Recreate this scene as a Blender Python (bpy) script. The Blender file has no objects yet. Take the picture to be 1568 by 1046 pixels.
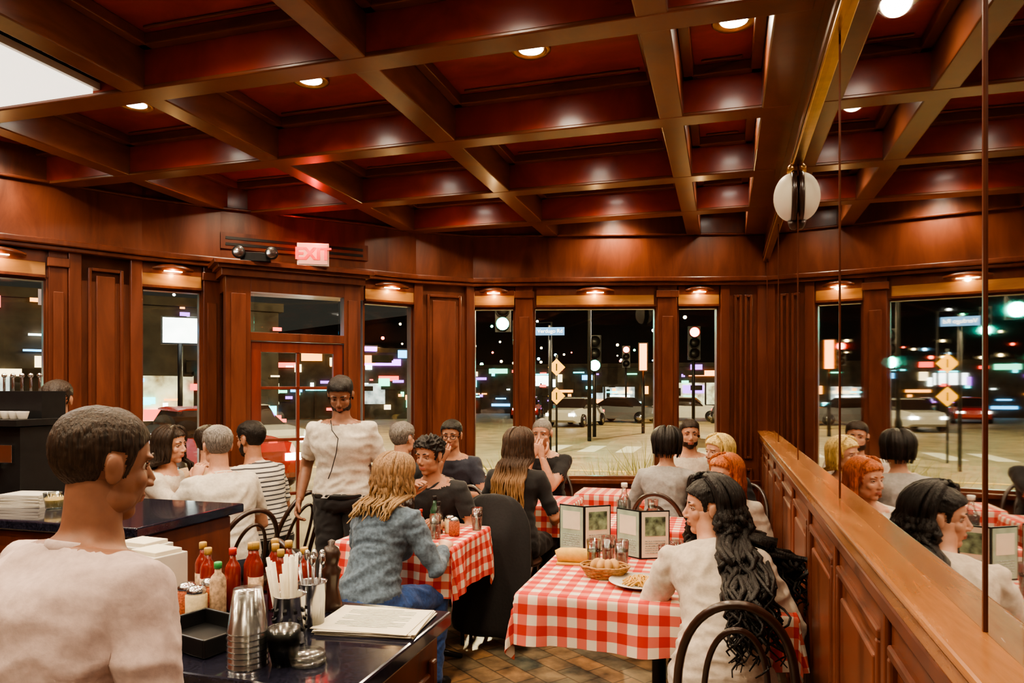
import bpy, math, random
from mathutils import Vector as V, Matrix, noise
import numpy as np
R=random.Random(11)
rad=math.radians
# ---------------------------------------------------------------- materials
def newmat(name):
    m=bpy.data.materials.new(name); m.use_nodes=True
    nt=m.node_tree; b=nt.nodes['Principled BSDF']; return m,nt,b
def mat(name,col,rough=.5,metal=0,var=.15,scale=20,bump=0,coat=0,emit=0,trans=0,sheen=0,spec=.5,alpha=1):
    m,nt,b=newmat(name); L=nt.links
    b.inputs['Roughness'].default_value=rough; b.inputs['Metallic'].default_value=metal
    b.inputs['Coat Weight'].default_value=coat; b.inputs['Transmission Weight'].default_value=trans
    b.inputs['Sheen Weight'].default_value=sheen; b.inputs['Specular IOR Level'].default_value=spec
    tc=nt.nodes.new('ShaderNodeTexCoord'); n=nt.nodes.new('ShaderNodeTexNoise')
    n.inputs['Scale'].default_value=scale; n.inputs['Detail'].default_value=4
    L.new(tc.outputs['Object'],n.inputs['Vector'])
    r=nt.nodes.new('ShaderNodeValToRGB')
    r.color_ramp.elements[0].position=.3; r.color_ramp.elements[1].position=.7
    r.color_ramp.elements[0].color=[c*(1-var) for c in col]+[1]
    r.color_ramp.elements[1].color=[min(1,c*(1+var)) for c in col]+[1]
    L.new(n.outputs['Fac'],r.inputs['Fac']); L.new(r.outputs['Color'],b.inputs['Base Color'])
    if bump:
        bp=nt.nodes.new('ShaderNodeBump'); bp.inputs['Strength'].default_value=bump; bp.inputs['Distance'].default_value=.01
        L.new(n.outputs['Fac'],bp.inputs['Height']); L.new(bp.outputs['Normal'],b.inputs['Normal'])
    if emit:
        L.new(r.outputs['Color'],b.inputs['Emission Color']); b.inputs['Emission Strength'].default_value=emit
    return m
def wood(name,c1,c2,rough=.3,sc=(3,3,.5),coat=.2):
    m,nt,b=newmat(name); L=nt.links
    tc=nt.nodes.new('ShaderNodeTexCoord'); mp=nt.nodes.new('ShaderNodeMapping'); mp.inputs['Scale'].default_value=sc
    L.new(tc.outputs['Object'],mp.inputs['Vector'])
    n=nt.nodes.new('ShaderNodeTexNoise'); n.inputs['Scale'].default_value=2.2; n.inputs['Detail'].default_value=8; n.inputs['Distortion'].default_value=1.0; n.inputs['Roughness'].default_value=.62
    L.new(mp.outputs[0],n.inputs['Vector'])
    r=nt.nodes.new('ShaderNodeValToRGB'); e=r.color_ramp.elements
    e[0].position=.3;e[1].position=.72;e[0].color=list(c1)+[1];e[1].color=list(c2)+[1]
    L.new(n.outputs['Fac'],r.inputs['Fac']);L.new(r.outputs['Color'],b.inputs['Base Color'])
    b.inputs['Coat Weight'].default_value=coat;b.inputs['Coat Roughness'].default_value=.16
    mr=nt.nodes.new('ShaderNodeMapRange'); mr.inputs[3].default_value=rough-.06; mr.inputs[4].default_value=rough+.1
    L.new(n.outputs['Fac'],mr.inputs[0]); L.new(mr.outputs[0],b.inputs['Roughness'])
    return m
MAH=wood('mahogany',(.066,.015,.007),(.175,.045,.019),.32)
MAHP=wood('mahogany_panel',(.076,.018,.008),(.195,.052,.021),.34,(3,3,.6))
BEAM=wood('beam_wood',(.110,.032,.015),(.235,.078,.036),.29,(.9,.9,3))
CEIL=wood('ceiling_panel_wood',(.190,.020,.010),(.42,.052,.022),.30,(1.2,2,1))
OAK=wood('oak_cap',(.24,.092,.030),(.46,.20,.070),.24,(6,.6,6),.4)
VAL=wood('valance_oak',(.30,.13,.04),(.46,.23,.08),.35,(1,1,6),.1)
BRASS=mat('brass',(.65,.42,.17),.3,1,.1)
BLACK=mat('black_metal',(.012,.012,.013),.4,.3,.2)
DARKW=wood('dark_bentwood',(.018,.008,.005),(.05,.02,.012),.3,(4,4,1),.4)
GRANITE=mat('black_granite',(.014,.014,.026),.12,0,.7,160,0,.4)
WHITE=mat('white_plastic',(.62,.59,.53),.4,0,.04)
PAPER=mat('paper',(.74,.68,.55),.7,0,.05)
CERAM=mat('ceramic',(.74,.71,.65),.15,0,.02)
CHROME=mat('chrome',(.6,.6,.6),.2,1,.05)
def emis(name,col,s,var=0,scale=5):
    return mat(name,col,.5,0,var,scale,emit=s)
LAMP=emis('downlight_lamp',(1,.93,.78),24)
def glassmat(name,tint=(.95,1,.98),f=.10,rough=.02):
    m=bpy.data.materials.new(name);m.use_nodes=True;nt=m.node_tree;nt.nodes.clear();L=nt.links
    o=nt.nodes.new('ShaderNodeOutputMaterial');mx=nt.nodes.new('ShaderNodeMixShader');t=nt.nodes.new('ShaderNodeBsdfTransparent');g=nt.nodes.new('ShaderNodeBsdfGlossy')
    t.inputs[0].default_value=list(tint)+[1];g.inputs['Roughness'].default_value=rough
    lw=nt.nodes.new('ShaderNodeLayerWeight');lw.inputs[0].default_value=.35
    ma=nt.nodes.new('ShaderNodeMath');ma.operation='MULTIPLY_ADD';ma.inputs[1].default_value=.6;ma.inputs[2].default_value=f
    L.new(lw.outputs['Fresnel'],ma.inputs[0]);L.new(ma.outputs[0],mx.inputs[0]);L.new(t.outputs[0],mx.inputs[1]);L.new(g.outputs[0],mx.inputs[2]);L.new(mx.outputs[0],o.inputs[0])
    return m
GLASS=glassmat('window_glass',(.93,.97,.95),.04)
TGLASS=glassmat('tumbler_glass',(.85,.9,.9),.10,.05)
def mirrormat():
    m,nt,b=newmat('mirror_silver');b.inputs['Base Color'].default_value=(.64,.63,.62,1);b.inputs['Metallic'].default_value=1;b.inputs['Roughness'].default_value=.015
    n=nt.nodes.new('ShaderNodeTexNoise');n.inputs['Scale'].default_value=3
    r=nt.nodes.new('ShaderNodeMapRange');r.inputs[3].default_value=.008;r.inputs[4].default_value=.03
    nt.links.new(n.outputs['Fac'],r.inputs[0]);nt.links.new(r.outputs[0],b.inputs['Roughness']);return m
MIRROR=mirrormat()
def gingham():
    m,nt,b=newmat('gingham_red_white');L=nt.links
    uv=nt.nodes.new('ShaderNodeUVMap');sp=nt.nodes.new('ShaderNodeSeparateXYZ');L.new(uv.outputs[0],sp.inputs[0])
    outs=[]
    for i in (0,1):
        f=nt.nodes.new('ShaderNodeMath');f.operation='FRACT';L.new(sp.outputs[i],f.inputs[0])
        g=nt.nodes.new('ShaderNodeMath');g.operation='GREATER_THAN';g.inputs[1].default_value=.5;L.new(f.outputs[0],g.inputs[0]);outs.append(g)
    a=nt.nodes.new('ShaderNodeMath');a.operation='ADD';L.new(outs[0].outputs[0],a.inputs[0]);L.new(outs[1].outputs[0],a.inputs[1])
    h=nt.nodes.new('ShaderNodeMath');h.operation='MULTIPLY';h.inputs[1].default_value=.5;L.new(a.outputs[0],h.inputs[0])
    r=nt.nodes.new('ShaderNodeValToRGB');r.color_ramp.interpolation='CONSTANT';e=r.color_ramp.elements
    e[0].color=(.74,.65,.54,1);e[0].position=0;e[1].position=.25;e[1].color=(.66,.15,.115,1)
    x=e.new(.75);x.color=(.50,.022,.016,1)
    L.new(h.outputs[0],r.inputs[0]);L.new(r.outputs[0],b.inputs['Base Color']);b.inputs['Roughness'].default_value=.75
    return m
GING=gingham()
def slate():
    m,nt,b=newmat('slate_tiles');L=nt.links
    tc=nt.nodes.new('ShaderNodeTexCoord');mp=nt.nodes.new('ShaderNodeMapping');mp.inputs['Rotation'].default_value=(0,0,rad(38))
    L.new(tc.outputs['Object'],mp.inputs[0])
    bk=nt.nodes.new('ShaderNodeTexBrick');bk.inputs['Scale'].default_value=1;bk.inputs['Brick Width'].default_value=.20;bk.inputs['Row Height'].default_value=.14;bk.inputs['Mortar Size'].default_value=.005
    bk.inputs['Color1'].default_value=(.27,.17,.10,1);bk.inputs['Color2'].default_value=(.11,.13,.125,1);bk.inputs['Mortar'].default_value=(.08,.065,.055,1)
    L.new(mp.outputs[0],bk.inputs[0])
    n=nt.nodes.new('ShaderNodeTexNoise');n.inputs['Scale'].default_value=7;n.inputs['Detail'].default_value=8;L.new(mp.outputs[0],n.inputs[0])
    r=nt.nodes.new('ShaderNodeValToRGB');r.color_ramp.elements[0].position=.35;r.color_ramp.elements[1].position=.68
    r.color_ramp.elements[0].color=(.35,.34,.33,1);r.color_ramp.elements[1].color=(1.7,1.4,1.05,1);L.new(n.outputs['Fac'],r.inputs[0])
    mx=nt.nodes.new('ShaderNodeMix');mx.data_type='RGBA';mx.blend_type='MULTIPLY';mx.inputs[0].default_value=1
    L.new(bk.outputs[0],mx.inputs[6]);L.new(r.outputs[0],mx.inputs[7]);L.new(mx.outputs[2],b.inputs['Base Color'])
    b.inputs['Roughness'].default_value=.36
    bp=nt.nodes.new('ShaderNodeBump');bp.inputs['Strength'].default_value=.3;bp.inputs['Distance'].default_value=.01;L.new(n.outputs['Fac'],bp.inputs['Height']);L.new(bp.outputs[0],b.inputs['Normal'])
    return m
def stripes(name,c1,c2,per=.03):
    m,nt,b=newmat(name);L=nt.links
    tc=nt.nodes.new('ShaderNodeTexCoord');sp=nt.nodes.new('ShaderNodeSeparateXYZ');L.new(tc.outputs['Object'],sp.inputs[0])
    d=nt.nodes.new('ShaderNodeMath');d.operation='DIVIDE';d.inputs[1].default_value=per;L.new(sp.outputs[2],d.inputs[0])
    f=nt.nodes.new('ShaderNodeMath');f.operation='FRACT';L.new(d.outputs[0],f.inputs[0])
    r=nt.nodes.new('ShaderNodeValToRGB');r.color_ramp.interpolation='CONSTANT';r.color_ramp.elements[0].color=list(c1)+[1];r.color_ramp.elements[1].position=.68;r.color_ramp.elements[1].color=list(c2)+[1]
    L.new(f.outputs[0],r.inputs[0]);L.new(r.outputs[0],b.inputs['Base Color']);b.inputs['Roughness'].default_value=.8;return m
def hairmat(name,c,c2=None,zmid=None):
    m,nt,b=newmat(name);L=nt.links
    tc=nt.nodes.new('ShaderNodeTexCoord');mp=nt.nodes.new('ShaderNodeMapping');mp.inputs['Scale'].default_value=(110,110,10);L.new(tc.outputs['Object'],mp.inputs[0])
    n=nt.nodes.new('ShaderNodeTexNoise');n.inputs['Scale'].default_value=2;L.new(mp.outputs[0],n.inputs[0])
    r=nt.nodes.new('ShaderNodeValToRGB');r.color_ramp.elements[0].position=.3;r.color_ramp.elements[1].position=.7
    r.color_ramp.elements[0].color=[x*.35 for x in c]+[1];r.color_ramp.elements[1].color=[min(1,x*1.6) for x in c]+[1];L.new(n.outputs['Fac'],r.inputs[0])
    out=r.outputs[0]
    if c2:
        sp=nt.nodes.new('ShaderNodeSeparateXYZ');L.new(tc.outputs['Object'],sp.inputs[0])
        mr=nt.nodes.new('ShaderNodeMapRange');mr.inputs[1].default_value=zmid+.1;mr.inputs[2].default_value=zmid-.1;L.new(sp.outputs[2],mr.inputs[0])
        mx=nt.nodes.new('ShaderNodeMix');mx.data_type='RGBA';L.new(mr.outputs[0],mx.inputs[0]);L.new(out,mx.inputs[6]);mx.inputs[7].default_value=list(c2)+[1];out=mx.outputs[2]
    L.new(out,b.inputs['Base Color']);b.inputs['Roughness'].default_value=.5
    b.inputs['Specular IOR Level'].default_value=.35
    bp=nt.nodes.new('ShaderNodeBump');bp.inputs['Strength'].default_value=.8;bp.inputs['Distance'].default_value=.005;L.new(n.outputs['Fac'],bp.inputs['Height']);L.new(bp.outputs[0],b.inputs['Normal'])
    return m
# ---------------------------------------------------------------- mesh builder
class MB:
    def __init__(s): s.v=[];s.f=[];s.m=[];s.sm=[];s.mats=[];s.uv={}
    def mi(s,mt):
        if mt not in s.mats: s.mats.append(mt)
        return s.mats.index(mt)
    def add(s,vs,fs,mt,smooth=True,M=None):
        o=len(s.v)
        if M is not None: vs=[M@V(p) for p in vs]
        s.v.extend([tuple(p) for p in vs])
        i=s.mi(mt) if not isinstance(mt,list) else None
        for k,f in enumerate(fs):
            s.f.append(tuple(a+o for a in f)); s.m.append(i if i is not None else s.mi(mt[k])); s.sm.append(smooth)
        return o
    def box(s,c,sz,mt,rz=0,M=None):
        x,y,z=[a/2 for a in sz]
        vs=[V((sx*x,sy*y,sz_*z)) for sz_ in(-1,1) for sy in(-1,1) for sx in(-1,1)]
        T=Matrix.Translation(V(c))@Matrix.Rotation(rz,4,'Z')
        if M is not None:T=M@T
        s.add([T@v for v in vs],[(0,2,3,1),(4,5,7,6),(0,1,5,4),(2,6,7,3),(0,4,6,2),(1,3,7,5)],mt,False)
    def rings(s,rs,mt,cap=True,smooth=True,closed=False,M=None):
        n=len(rs[0]);vs=[p for r in rs for p in r];fs=[]
        K=len(rs)
        for i in range(K if closed else K-1):
            j=(i+1)%K
            for k in range(n):
                l=(k+1)%n;fs.append((i*n+k,i*n+l,j*n+l,j*n+k))
        if cap and not closed:
            fs.append(tuple(range(n-1,-1,-1)));fs.append(tuple((K-1)*n+k for k in range(n)))
        s.add(vs,fs,mt,smooth,M)
    def tube(s,pts,r,mt,n=8,closed=False,M=None,hint=None,flat=1.0):
        pts=[V(p) for p in pts];K=len(pts)
        if not isinstance(r,(list,tuple)): r=[r]*K
        rs=[];prev=None
        for i,p in enumerate(pts):
            if closed: d=pts[(i+1)%K]-pts[i-1]
            else: d=pts[min(i+1,K-1)]-pts[max(i-1,0)]
            if d.length<1e-9:d=V((0,0,1))
            d.normalize()
            if prev is None:
                h=V(hint) if hint else (V((0,0,1)) if abs(d.z)<.9 else V((1,0,0)))
            else: h=prev
            u=h-d*h.dot(d)
            if u.length<1e-6:u=d.orthogonal()
            u.normalize();prev=u;w=d.cross(u)
            rs.append([p+(u*math.cos(t)+w*math.sin(t)*flat)*r[i] for t in [2*math.pi*k/n for k in range(n)]])
        s.rings(rs,mt,True,True,closed,M)
    def lathe(s,prof,c,mt,n=20,M=None,smooth=True,closed=False):
        rs=[[V((c[0]+rr*math.cos(t),c[1]+rr*math.sin(t),c[2]+z)) for t in [2*math.pi*k/n for k in range(n)]] for rr,z in prof]
        s.rings(rs,mt,True,smooth,closed,M)
    def ell(s,c,r,mt,M=None,nu=16,nv=10,e=None):
        rs=[]
        for j in range(1,nv):
            a=-math.pi/2+math.pi*j/nv
            rs.append([V((c[0]+r[0]*math.cos(a)*math.cos(t),c[1]+r[1]*math.cos(a)*math.sin(t),c[2]+r[2]*math.sin(a))) for t in [2*math.pi*k/nu for k in range(nu)]])
        s.rings(rs,mt,True,True,False,M)
    def prism(s,poly,z0,z1,mt):
        n=len(poly);vs=[(x,y,z0) for x,y in poly]+[(x,y,z1) for x,y in poly]
        fs=[(i,(i+1)%n,n+(i+1)%n,n+i) for i in range(n)]+[tuple(range(n-1,-1,-1)),tuple(range(n,2*n))]
        s.add(vs,fs,mt,False)
    def text(s,body,size,mt,M,ext=.002):
        cu=bpy.data.curves.new('t','FONT');cu.body=body;cu.size=size;cu.extrude=ext;cu.align_x='CENTER';cu.align_y='CENTER';cu.offset=size*.012
        ob=bpy.data.objects.new('t',cu);bpy.context.collection.objects.link(ob)
        dg=bpy.context.evaluated_depsgraph_get();me=bpy.data.meshes.new_from_object(ob.evaluated_get(dg))
        s.add([M@v.co for v in me.vertices],[tuple(p.vertices) for p in me.polygons],mt,False)
        bpy.data.objects.remove(ob);bpy.data.meshes.remove(me)
    def mesh(s,name):
        me=bpy.data.meshes.new(name);me.from_pydata(s.v,[],s.f)
        for m in s.mats: me.materials.append(m)
        me.polygons.foreach_set('material_index',s.m);me.polygons.foreach_set('use_smooth',s.sm)
        me.update();return me
    def finish(s,name,loc=(0,0,0),rz=0,bevel=0,me=None,sub=0,parent=None):
        me=me or s.mesh(name);ob=bpy.data.objects.new(name,me);bpy.context.collection.objects.link(ob)
        ob.location=loc;ob.rotation_euler=(0,0,rz)
        if bevel:
            b=ob.modifiers.new('b','BEVEL');b.width=bevel;b.segments=2;b.limit_method='ANGLE'
        if sub: 
            b=ob.modifiers.new('s','SUBSURF');b.levels=sub;b.render_levels=sub
        if parent: ob.parent=parent
        return ob
def inst(me,name,loc,rz=0):
    ob=bpy.data.objects.new(name,me);bpy.context.collection.objects.link(ob);ob.location=loc;ob.rotation_euler=(0,0,rz);return ob
def lathe_obj(name,prof,loc,mt,n=20):
    b=MB();b.lathe(prof,(0,0,0),mt,n);return b.finish(name,loc)
# ---------------------------------------------------------------- camera
H=1.55
cam=bpy.data.cameras.new('camera');co=bpy.data.objects.new('camera',cam);bpy.context.collection.objects.link(co)
co.location=(0,0,H);co.rotation_euler=(rad(90),0,rad(16.43));cam.lens=25.26;cam.sensor_width=36;cam.shift_y=.0494;cam.clip_start=.05;cam.clip_end=400
bpy.context.scene.camera=co
# ---------------------------------------------------------------- room
XM=.34;ZB=2.88;ZC=3.10
W=[V((.34,6.55)),V((-2.12,5.94)),V((-2.54,5.61)),V((-2.83,5.25)),V((-3.60,4.50)),V((-3.94,4.10)),V((-4.17,3.72)),V((-4.53,3.15)),V((-4.9,2.2)),V((-4.9,-2.5))]
def offs(poly,d):
    out=[]
    for i,p in enumerate(poly):
        ns=[]
        if i>0:
            e=(poly[i]-poly[i-1]).normalized();ns.append(V((-e.y,e.x)))
        if i<len(poly)-1:
            e=(poly[i+1]-poly[i]).normalized();ns.append(V((-e.y,e.x)))
        n=sum(ns,V((0,0))).normalized();k=n.dot(ns[0]);out.append(p+n*(d/max(k,.5)))
    return out
def strip(mb,poly,z0,z1,din,dout,mt):
    a=offs(poly,din);b=offs(poly,-dout)
    mb.prism([(p.x,p.y) for p in a]+[(p.x,p.y) for p in reversed(b)],z0,z1,mt)
def wallY(x):
    for p,q in zip(W,W[1:]):
        if q.x<=x<=p.x and p.x!=q.x:
            t=(x-p.x)/(q.x-p.x);return p.y+(q.y-p.y)*t
    return 6.5 if x>.3 else 2.2
def wallX(y):
    if y>6.0: 
        return .34+(y-6.55)/(.248)
    for p,q in zip(W,W[1:]):
        if q.y<=y<=p.y and p.y!=q.y:
            t=(y-p.y)/(q.y-p.y);return p.x+(q.x-p.x)*t
    return -4.9
fl=MB();fl.prism([(.42,-2.6),(.42,6.68)]+[(p.x-.05,p.y+.08) for p in W[:-1]]+[(-5,-2.6)],-.06,0,slate());fl.finish('floor')
ce=MB();ce.prism([(.42,-2.6),(.42,6.68)]+[(p.x-.05,p.y+.08) for p in W[:-1]]+[(-5,-2.6)],ZC,ZC+.08,CEIL);ce.finish('ceiling')
LX=[-.245,-1.42,-2.50,-3.55,-4.55];TY=[-1.4,-.4,.6,1.62,2.63,3.62,4.62,5.50]
bw=.115
cb=MB()
for x in LX:
    y1=wallY(x)
    cb.box((x,(y1-2.5)/2,(ZB+ZC)/2),(bw,y1+2.5,ZC-ZB),BEAM)
for y in TY:
    x0=wallX(y);cb.box(((x0+.30)/2,y,(ZB+.004+ZC)/2),(.30-x0,bw,ZC-ZB-.004),CEIL)
    cb.box(((x0+.30)/2,y,ZB+.008),(.30-x0,bw+.012,.02),BEAM)
cb.box((.255,2.0,(ZB+ZC)/2),(.17,9.1,ZC-ZB),BEAM)
xs=[.17]+LX+[-4.9];ys=TY+[6.3]
coffers=[]
for i in range(len(xs)-1):
    xa=xs[i]-(bw/2 if i else 0);xb=xs[i+1]+bw/2
    for j in range(len(ys)-1):
        ya=ys[j]+bw/2;yb=ys[j+1]-bw/2
        cx,cy=(xa+xb)/2,(ya+yb)/2
        if cy>wallY(cx)-.15: continue
        coffers.append((cx,cy))
        for d,w,z in((.0,.05,.05),(.085,.018,.012)):
            for (px,py,sx,sy) in((cx,ya+d+w/2,xa-xb-2*d,w),(cx,yb-d-w/2,xa-xb-2*d,w),(xa-d-w/2,cy,w,yb-ya-2*d),(xb+d+w/2,cy,w,yb-ya-2*d)):
                if abs(sx)>.03 and wallY(px)>py: cb.box((px,py,ZC-z/2),(abs(sx),abs(sy),z),BEAM)
cb.finish('ceiling_coffer_beams',bevel=.006)
# walls
tr=MB()
strip(tr,W,2.516,ZC,.10,.1,MAHP);tr.finish('trim_1')
tr=MB();strip(tr,W,2.49,2.53,.135,.0,MAH);strip(tr,W,2.46,2.49,.115,.0,MAH);strip(tr,W,ZB-.0,ZB+.02,.13,0,MAH);tr.finish('trim_2',bevel=.008)
wl=MB();strip(wl,W,2.29,2.516,.05,.1,MAH)
strip(wl,W[:4],0,.76,.03,.1,MAHP);strip(wl,W[4:],0,.76,.03,.1,MAHP);wl.finish('wall_far')
bs=MB();strip(bs,W[:4],0,.14,.05,0,MAH);strip(bs,W[4:],0,.14,.05,0,MAH);bs.finish('baseboard_far',bevel=.004)
sl=MB();strip(sl,W[:4],.76,.80,.09,.1,MAH);strip(sl,W[4:],.76,.80,.09,.1,MAH);sl.finish('trim_3',bevel=.006)
bk=MB();bk.box((-2.25,-2.55,1.5),(5.3,.1,3.1),MAHP);bk.finish('wall_back')
def seg(p,q,t): return p+(q-p)*t
def frame(mb,p,q,z0,z1,w,din,dout,mt):
    d=(q-p);L_=d.length;e=d/L_;n=V((-e.y,e.x));rz=math.atan2(e.y,e.x)
    def bx(a,b,za,zb):
        c=p+e*(a+b)/2+n*(din-dout)/2;mb.box((c.x,c.y,(za+zb)/2),(b-a,din+dout,zb-za),mt,rz)
    bx(0,w,z0,z1);bx(L_-w,L_,z0,z1);bx(w,L_-w,z0,z0+w);bx(w,L_-w,z1-w,z1)
def slab(mb,p,q,z0,z1,din,dout,mt):
    d=(q-p);L_=d.length;e=d/L_;n=V((-e.y,e.x));rz=math.atan2(e.y,e.x);c=(p+q)/2+n*(din-dout)/2
    mb.box((c.x,c.y,(z0+z1)/2),(L_,din+dout,z1-z0),mt,rz)
wn=[0]
LB=emis('valance_bulb',(1,.72,.38),8)
def window(p,q,z0=.80,z1=2.29,lamp=True):
    wn[0]+=1;b=MB();frame(b,p,q,z0,z1,.022,.03,.05,MAH);frame(b,p,q,z0,z1,.012,.045,.0,MAHP)
    slab(b,p,q,z0+.02,z1-.02,.0,.006,GLASS)
    b.finish('window_%d'%wn[0])
    if lamp:
        e=(q-p).normalized();n=V((-e.y,e.x));Lw=(q-p).length
        v=MB();slab(v,seg(p,q,.03),seg(p,q,.97),2.30,2.385,.062,-.048,VAL);slab(v,seg(p,q,.03),seg(p,q,.97),2.385,2.455,.066,-.048,MAH)
        slab(v,seg(p,q,.03),seg(p,q,.97),2.285,2.302,.075,-.03,MAH)
        c=(p+q)/2+n*.10;hw_=min(.16,Lw*.32)
        a,b_=c-e*hw_,c+e*hw_
        v.tube([(a.x,a.y,2.415),(a.lerp(c,.5).x,a.lerp(c,.5).y,2.425),(c.x,c.y,2.428),(b_.lerp(c,.5).x,b_.lerp(c,.5).y,2.425),(b_.x,b_.y,2.415)],[.010,.022,.026,.022,.010],MAH,10)
        v.box((c.x,c.y,2.402),(hw_*.9,.018,.006),LB,math.atan2(e.y,e.x))
        v.finish('valance_light_fixture')
        l=bpy.data.lights.new('valance_light','POINT');l.energy=1.1;l.color=(1,.64,.27);l.shadow_soft_size=.012
        o=bpy.data.objects.new('valance_light',l);bpy.context.collection.objects.link(o);c2=(p+q)/2+n*.125;o.location=(c2.x,c2.y,2.385)
pn=MB()
def post(p,q,z0=0,z1=2.49,d=.07):
    slab(pn,p,q,z0,z1,d,.08,MAH)
    a,b_=seg(p,q,.22),seg(p,q,.78)
    slab(pn,a,b_,.95,2.2,d+.012,-d,MAHP)
    slab(pn,seg(p,q,-.08),seg(p,q,1.08),2.36,2.42,d+.02,-.01,MAHP)
    slab(pn,seg(p,q,-.05),seg(p,q,1.05),0,.16,d+.015,0,MAH)
def panelcol(p,q,n=1,z1=2.49):
    slab(pn,p,q,0,z1,.05,.08,MAHP)
    e=(q-p).normalized();L_=(q-p).length;w=.075
    slab(pn,p,p+e*w,0,z1,.085,0,MAH);slab(pn,q-e*w,q,0,z1,.085,0,MAH)
    a=p+e*(w+.03);b_=q-e*(w+.03);tot=(b_-a).length
    for i in range(n):
        aa=a+e*(tot*i/n+.01);bb=a+e*(tot*(i+1)/n-.01)
        frame(pn,aa,bb,.98,2.38,.022,.072,0,MAH)
        frame(pn,aa,bb,.2,.9,.022,.072,0,MAH)
        slab(pn,aa+e*.05,bb-e*.05,1.03,2.33,.062,0,MAHP)
def onAB(x): return V((x,6.466+.248*x))
panelcol(onAB(.33),onAB(-.045),2)
window(onAB(-.045),onAB(-.40));post(onAB(-.40),onAB(-.56));window(onAB(-.56),onAB(-1.60));post(onAB(-1.60),onAB(-1.745));window(onAB(-1.745),onAB(-2.11))
panelcol(W[1],W[2],1)
window(W[2],W[3])
post(seg(W[4],W[5],0),seg(W[4],W[5],.22));window(seg(W[4],W[5],.22),seg(W[4],W[5],1))
panelcol(W[5],W[6],1)
post(W[6],seg(W[6],W[7],.16));window(seg(W[6],W[7],.16),seg(W[6],W[7],1.0));panelcol(W[7],seg(W[7],W[8],.45));window(seg(W[7],W[8],.45),W[8]);
slab(pn,W[8],W[9],0,2.5,.03,.1,MAHP)
pn.finish('trim_4',bevel=.005)
# vestibule and door
d0=V((-3.36,4.275));d1=V((-2.69,4.99));e=(d1-d0).normalized();nb=V((-e.y,e.x))
dv=MB()
def bxd(a,b,z0,z1,y0,y1,mt):
    c=d0+e*((a+b)/2)+nb*((y0+y1)/2);dv.box((c.x,c.y,(z0+z1)/2),(b-a,y1-y0,z1-z0),mt,math.atan2(e.y,e.x))
LD=(d1-d0).length
bxd(0,.17,0,2.40,0,.10,MAH);bxd(.035,.135,.3,2.25,-.012,0,MAHP)
bxd(LD-.13,LD,0,2.40,0,.10,MAH);bxd(LD-.10,LD-.03,.3,2.25,-.012,0,MAHP)
bxd(.17,LD-.13,2.27,2.40,0,.10,MAH);bxd(.17,LD-.13,1.92,1.98,0,.08,MAH)
bxd(-.03,LD+.03,2.37,2.42,-.03,.33,MAH);bxd(-.055,LD+.055,2.42,2.445,-.055,.33,MAH);bxd(-.085,LD+.085,2.445,2.475,-.085,.33,MAH)
for a0 in(0,LD-.03):
    bxd(a0,a0+.03,0,.8,.1,.3,MAH);bxd(a0,a0+.03,2.27,2.4,.1,.3,MAH);bxd(a0,a0+.03,.8,2.27,.27,.31,MAH);bxd(a0+.01,a0+.014,.8,2.27,.1,.27,GLASS)
bxd(.20,LD-.16,1.99,2.26,.04,.046,GLASS)
dv.finish('trim_5',bevel=.005)
dv=MB();REDW=wood('door_wood',(.10,.016,.009),(.24,.040,.02),.33)
a,b2=.175,LD-.135
bxd(a,a+.07,0,1.915,.02,.065,REDW);bxd(b2-.07,b2,0,1.915,.02,.065,REDW);bxd(a+.07,b2-.07,1.84,1.915,.02,.065,REDW);bxd(a+.07,b2-.07,0,.32,.02,.065,REDW)
mid=(a+b2)/2
bxd(mid-.011,mid+.011,.32,1.84,.025,.06,REDW)
for z in(.8,1.2,1.58): bxd(a+.07,b2-.07,z-.011,z+.011,.025,.06,REDW)
bxd(a+.07,b2-.07,.32,1.84,.04,.045,GLASS)
bxd(b2-.06,b2-.045,.95,1.15,-.03,-.015,BRASS);bxd(b2-.06,b2-.045,.95,.97,-.015,.02,BRASS);bxd(b2-.06,b2-.045,1.13,1.15,-.015,.02,BRASS)
dv.finish('door_1',bevel=.003)
vt=MB();ofp=offs(W,.103);slab(vt,seg(ofp[3],ofp[4],-.02),seg(ofp[3],ofp[4],1.0),2.60,2.72,.012,0,MAH);slab(vt,seg(ofp[3],ofp[4],.02),seg(ofp[3],ofp[4],.97),2.625,2.645,.016,0,BLACK);slab(vt,seg(ofp[3],ofp[4],.02),seg(ofp[3],ofp[4],.97),2.67,2.69,.016,0,BLACK)
vt.finish('air_vent')
RED=mat('exit_red',(.75,.005,.004),.5,emit=1.1);EXW=mat('exit_white',(.62,.45,.38),.5,0,.02,emit=.10)
ex=MB();th=math.atan2(e.y,e.x)
ex.box((0,0,.085),(.225,.04,.165),CERAM);ex.box((0,-.022,.085),(.205,.006,.145),EXW)
for ox in(-.003,-.0015,0,.0015,.003): ex.text('EXIT',.125,RED,Matrix.Translation((ox,-.027,.085))@Matrix.Rotation(rad(90),4,'X'))
ex.finish('exit_sign',(-2.90,4.66,2.475),th-.35,.004)
l=bpy.data.lights.new('exit_glow','POINT');l.energy=2.5;l.color=(1,.03,.02);l.shadow_soft_size=.02;o=bpy.data.objects.new('exit_glow',l);bpy.context.collection.objects.link(o);o.location=(-2.83,4.57,2.66)
em=MB();em.box((0,0,.03),(.2,.06,.06),BLACK)
for s_ in(-1,1):
    M=Matrix.Translation((s_*.11,-.02,.055))@Matrix.Rotation(rad(90),4,'X')
    em.lathe([(.02,-.03),(.042,.0),(.045,.03),(.038,.034)],(0,0,0),BLACK,16,M);em.lathe([(.001,.033),(.034,.034),(.034,.036),(.001,.038)],(0,0,0),CHROME,16,M)
em.finish('emergency_light',(-3.18,4.37,2.475),th-.3,.003)
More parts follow.
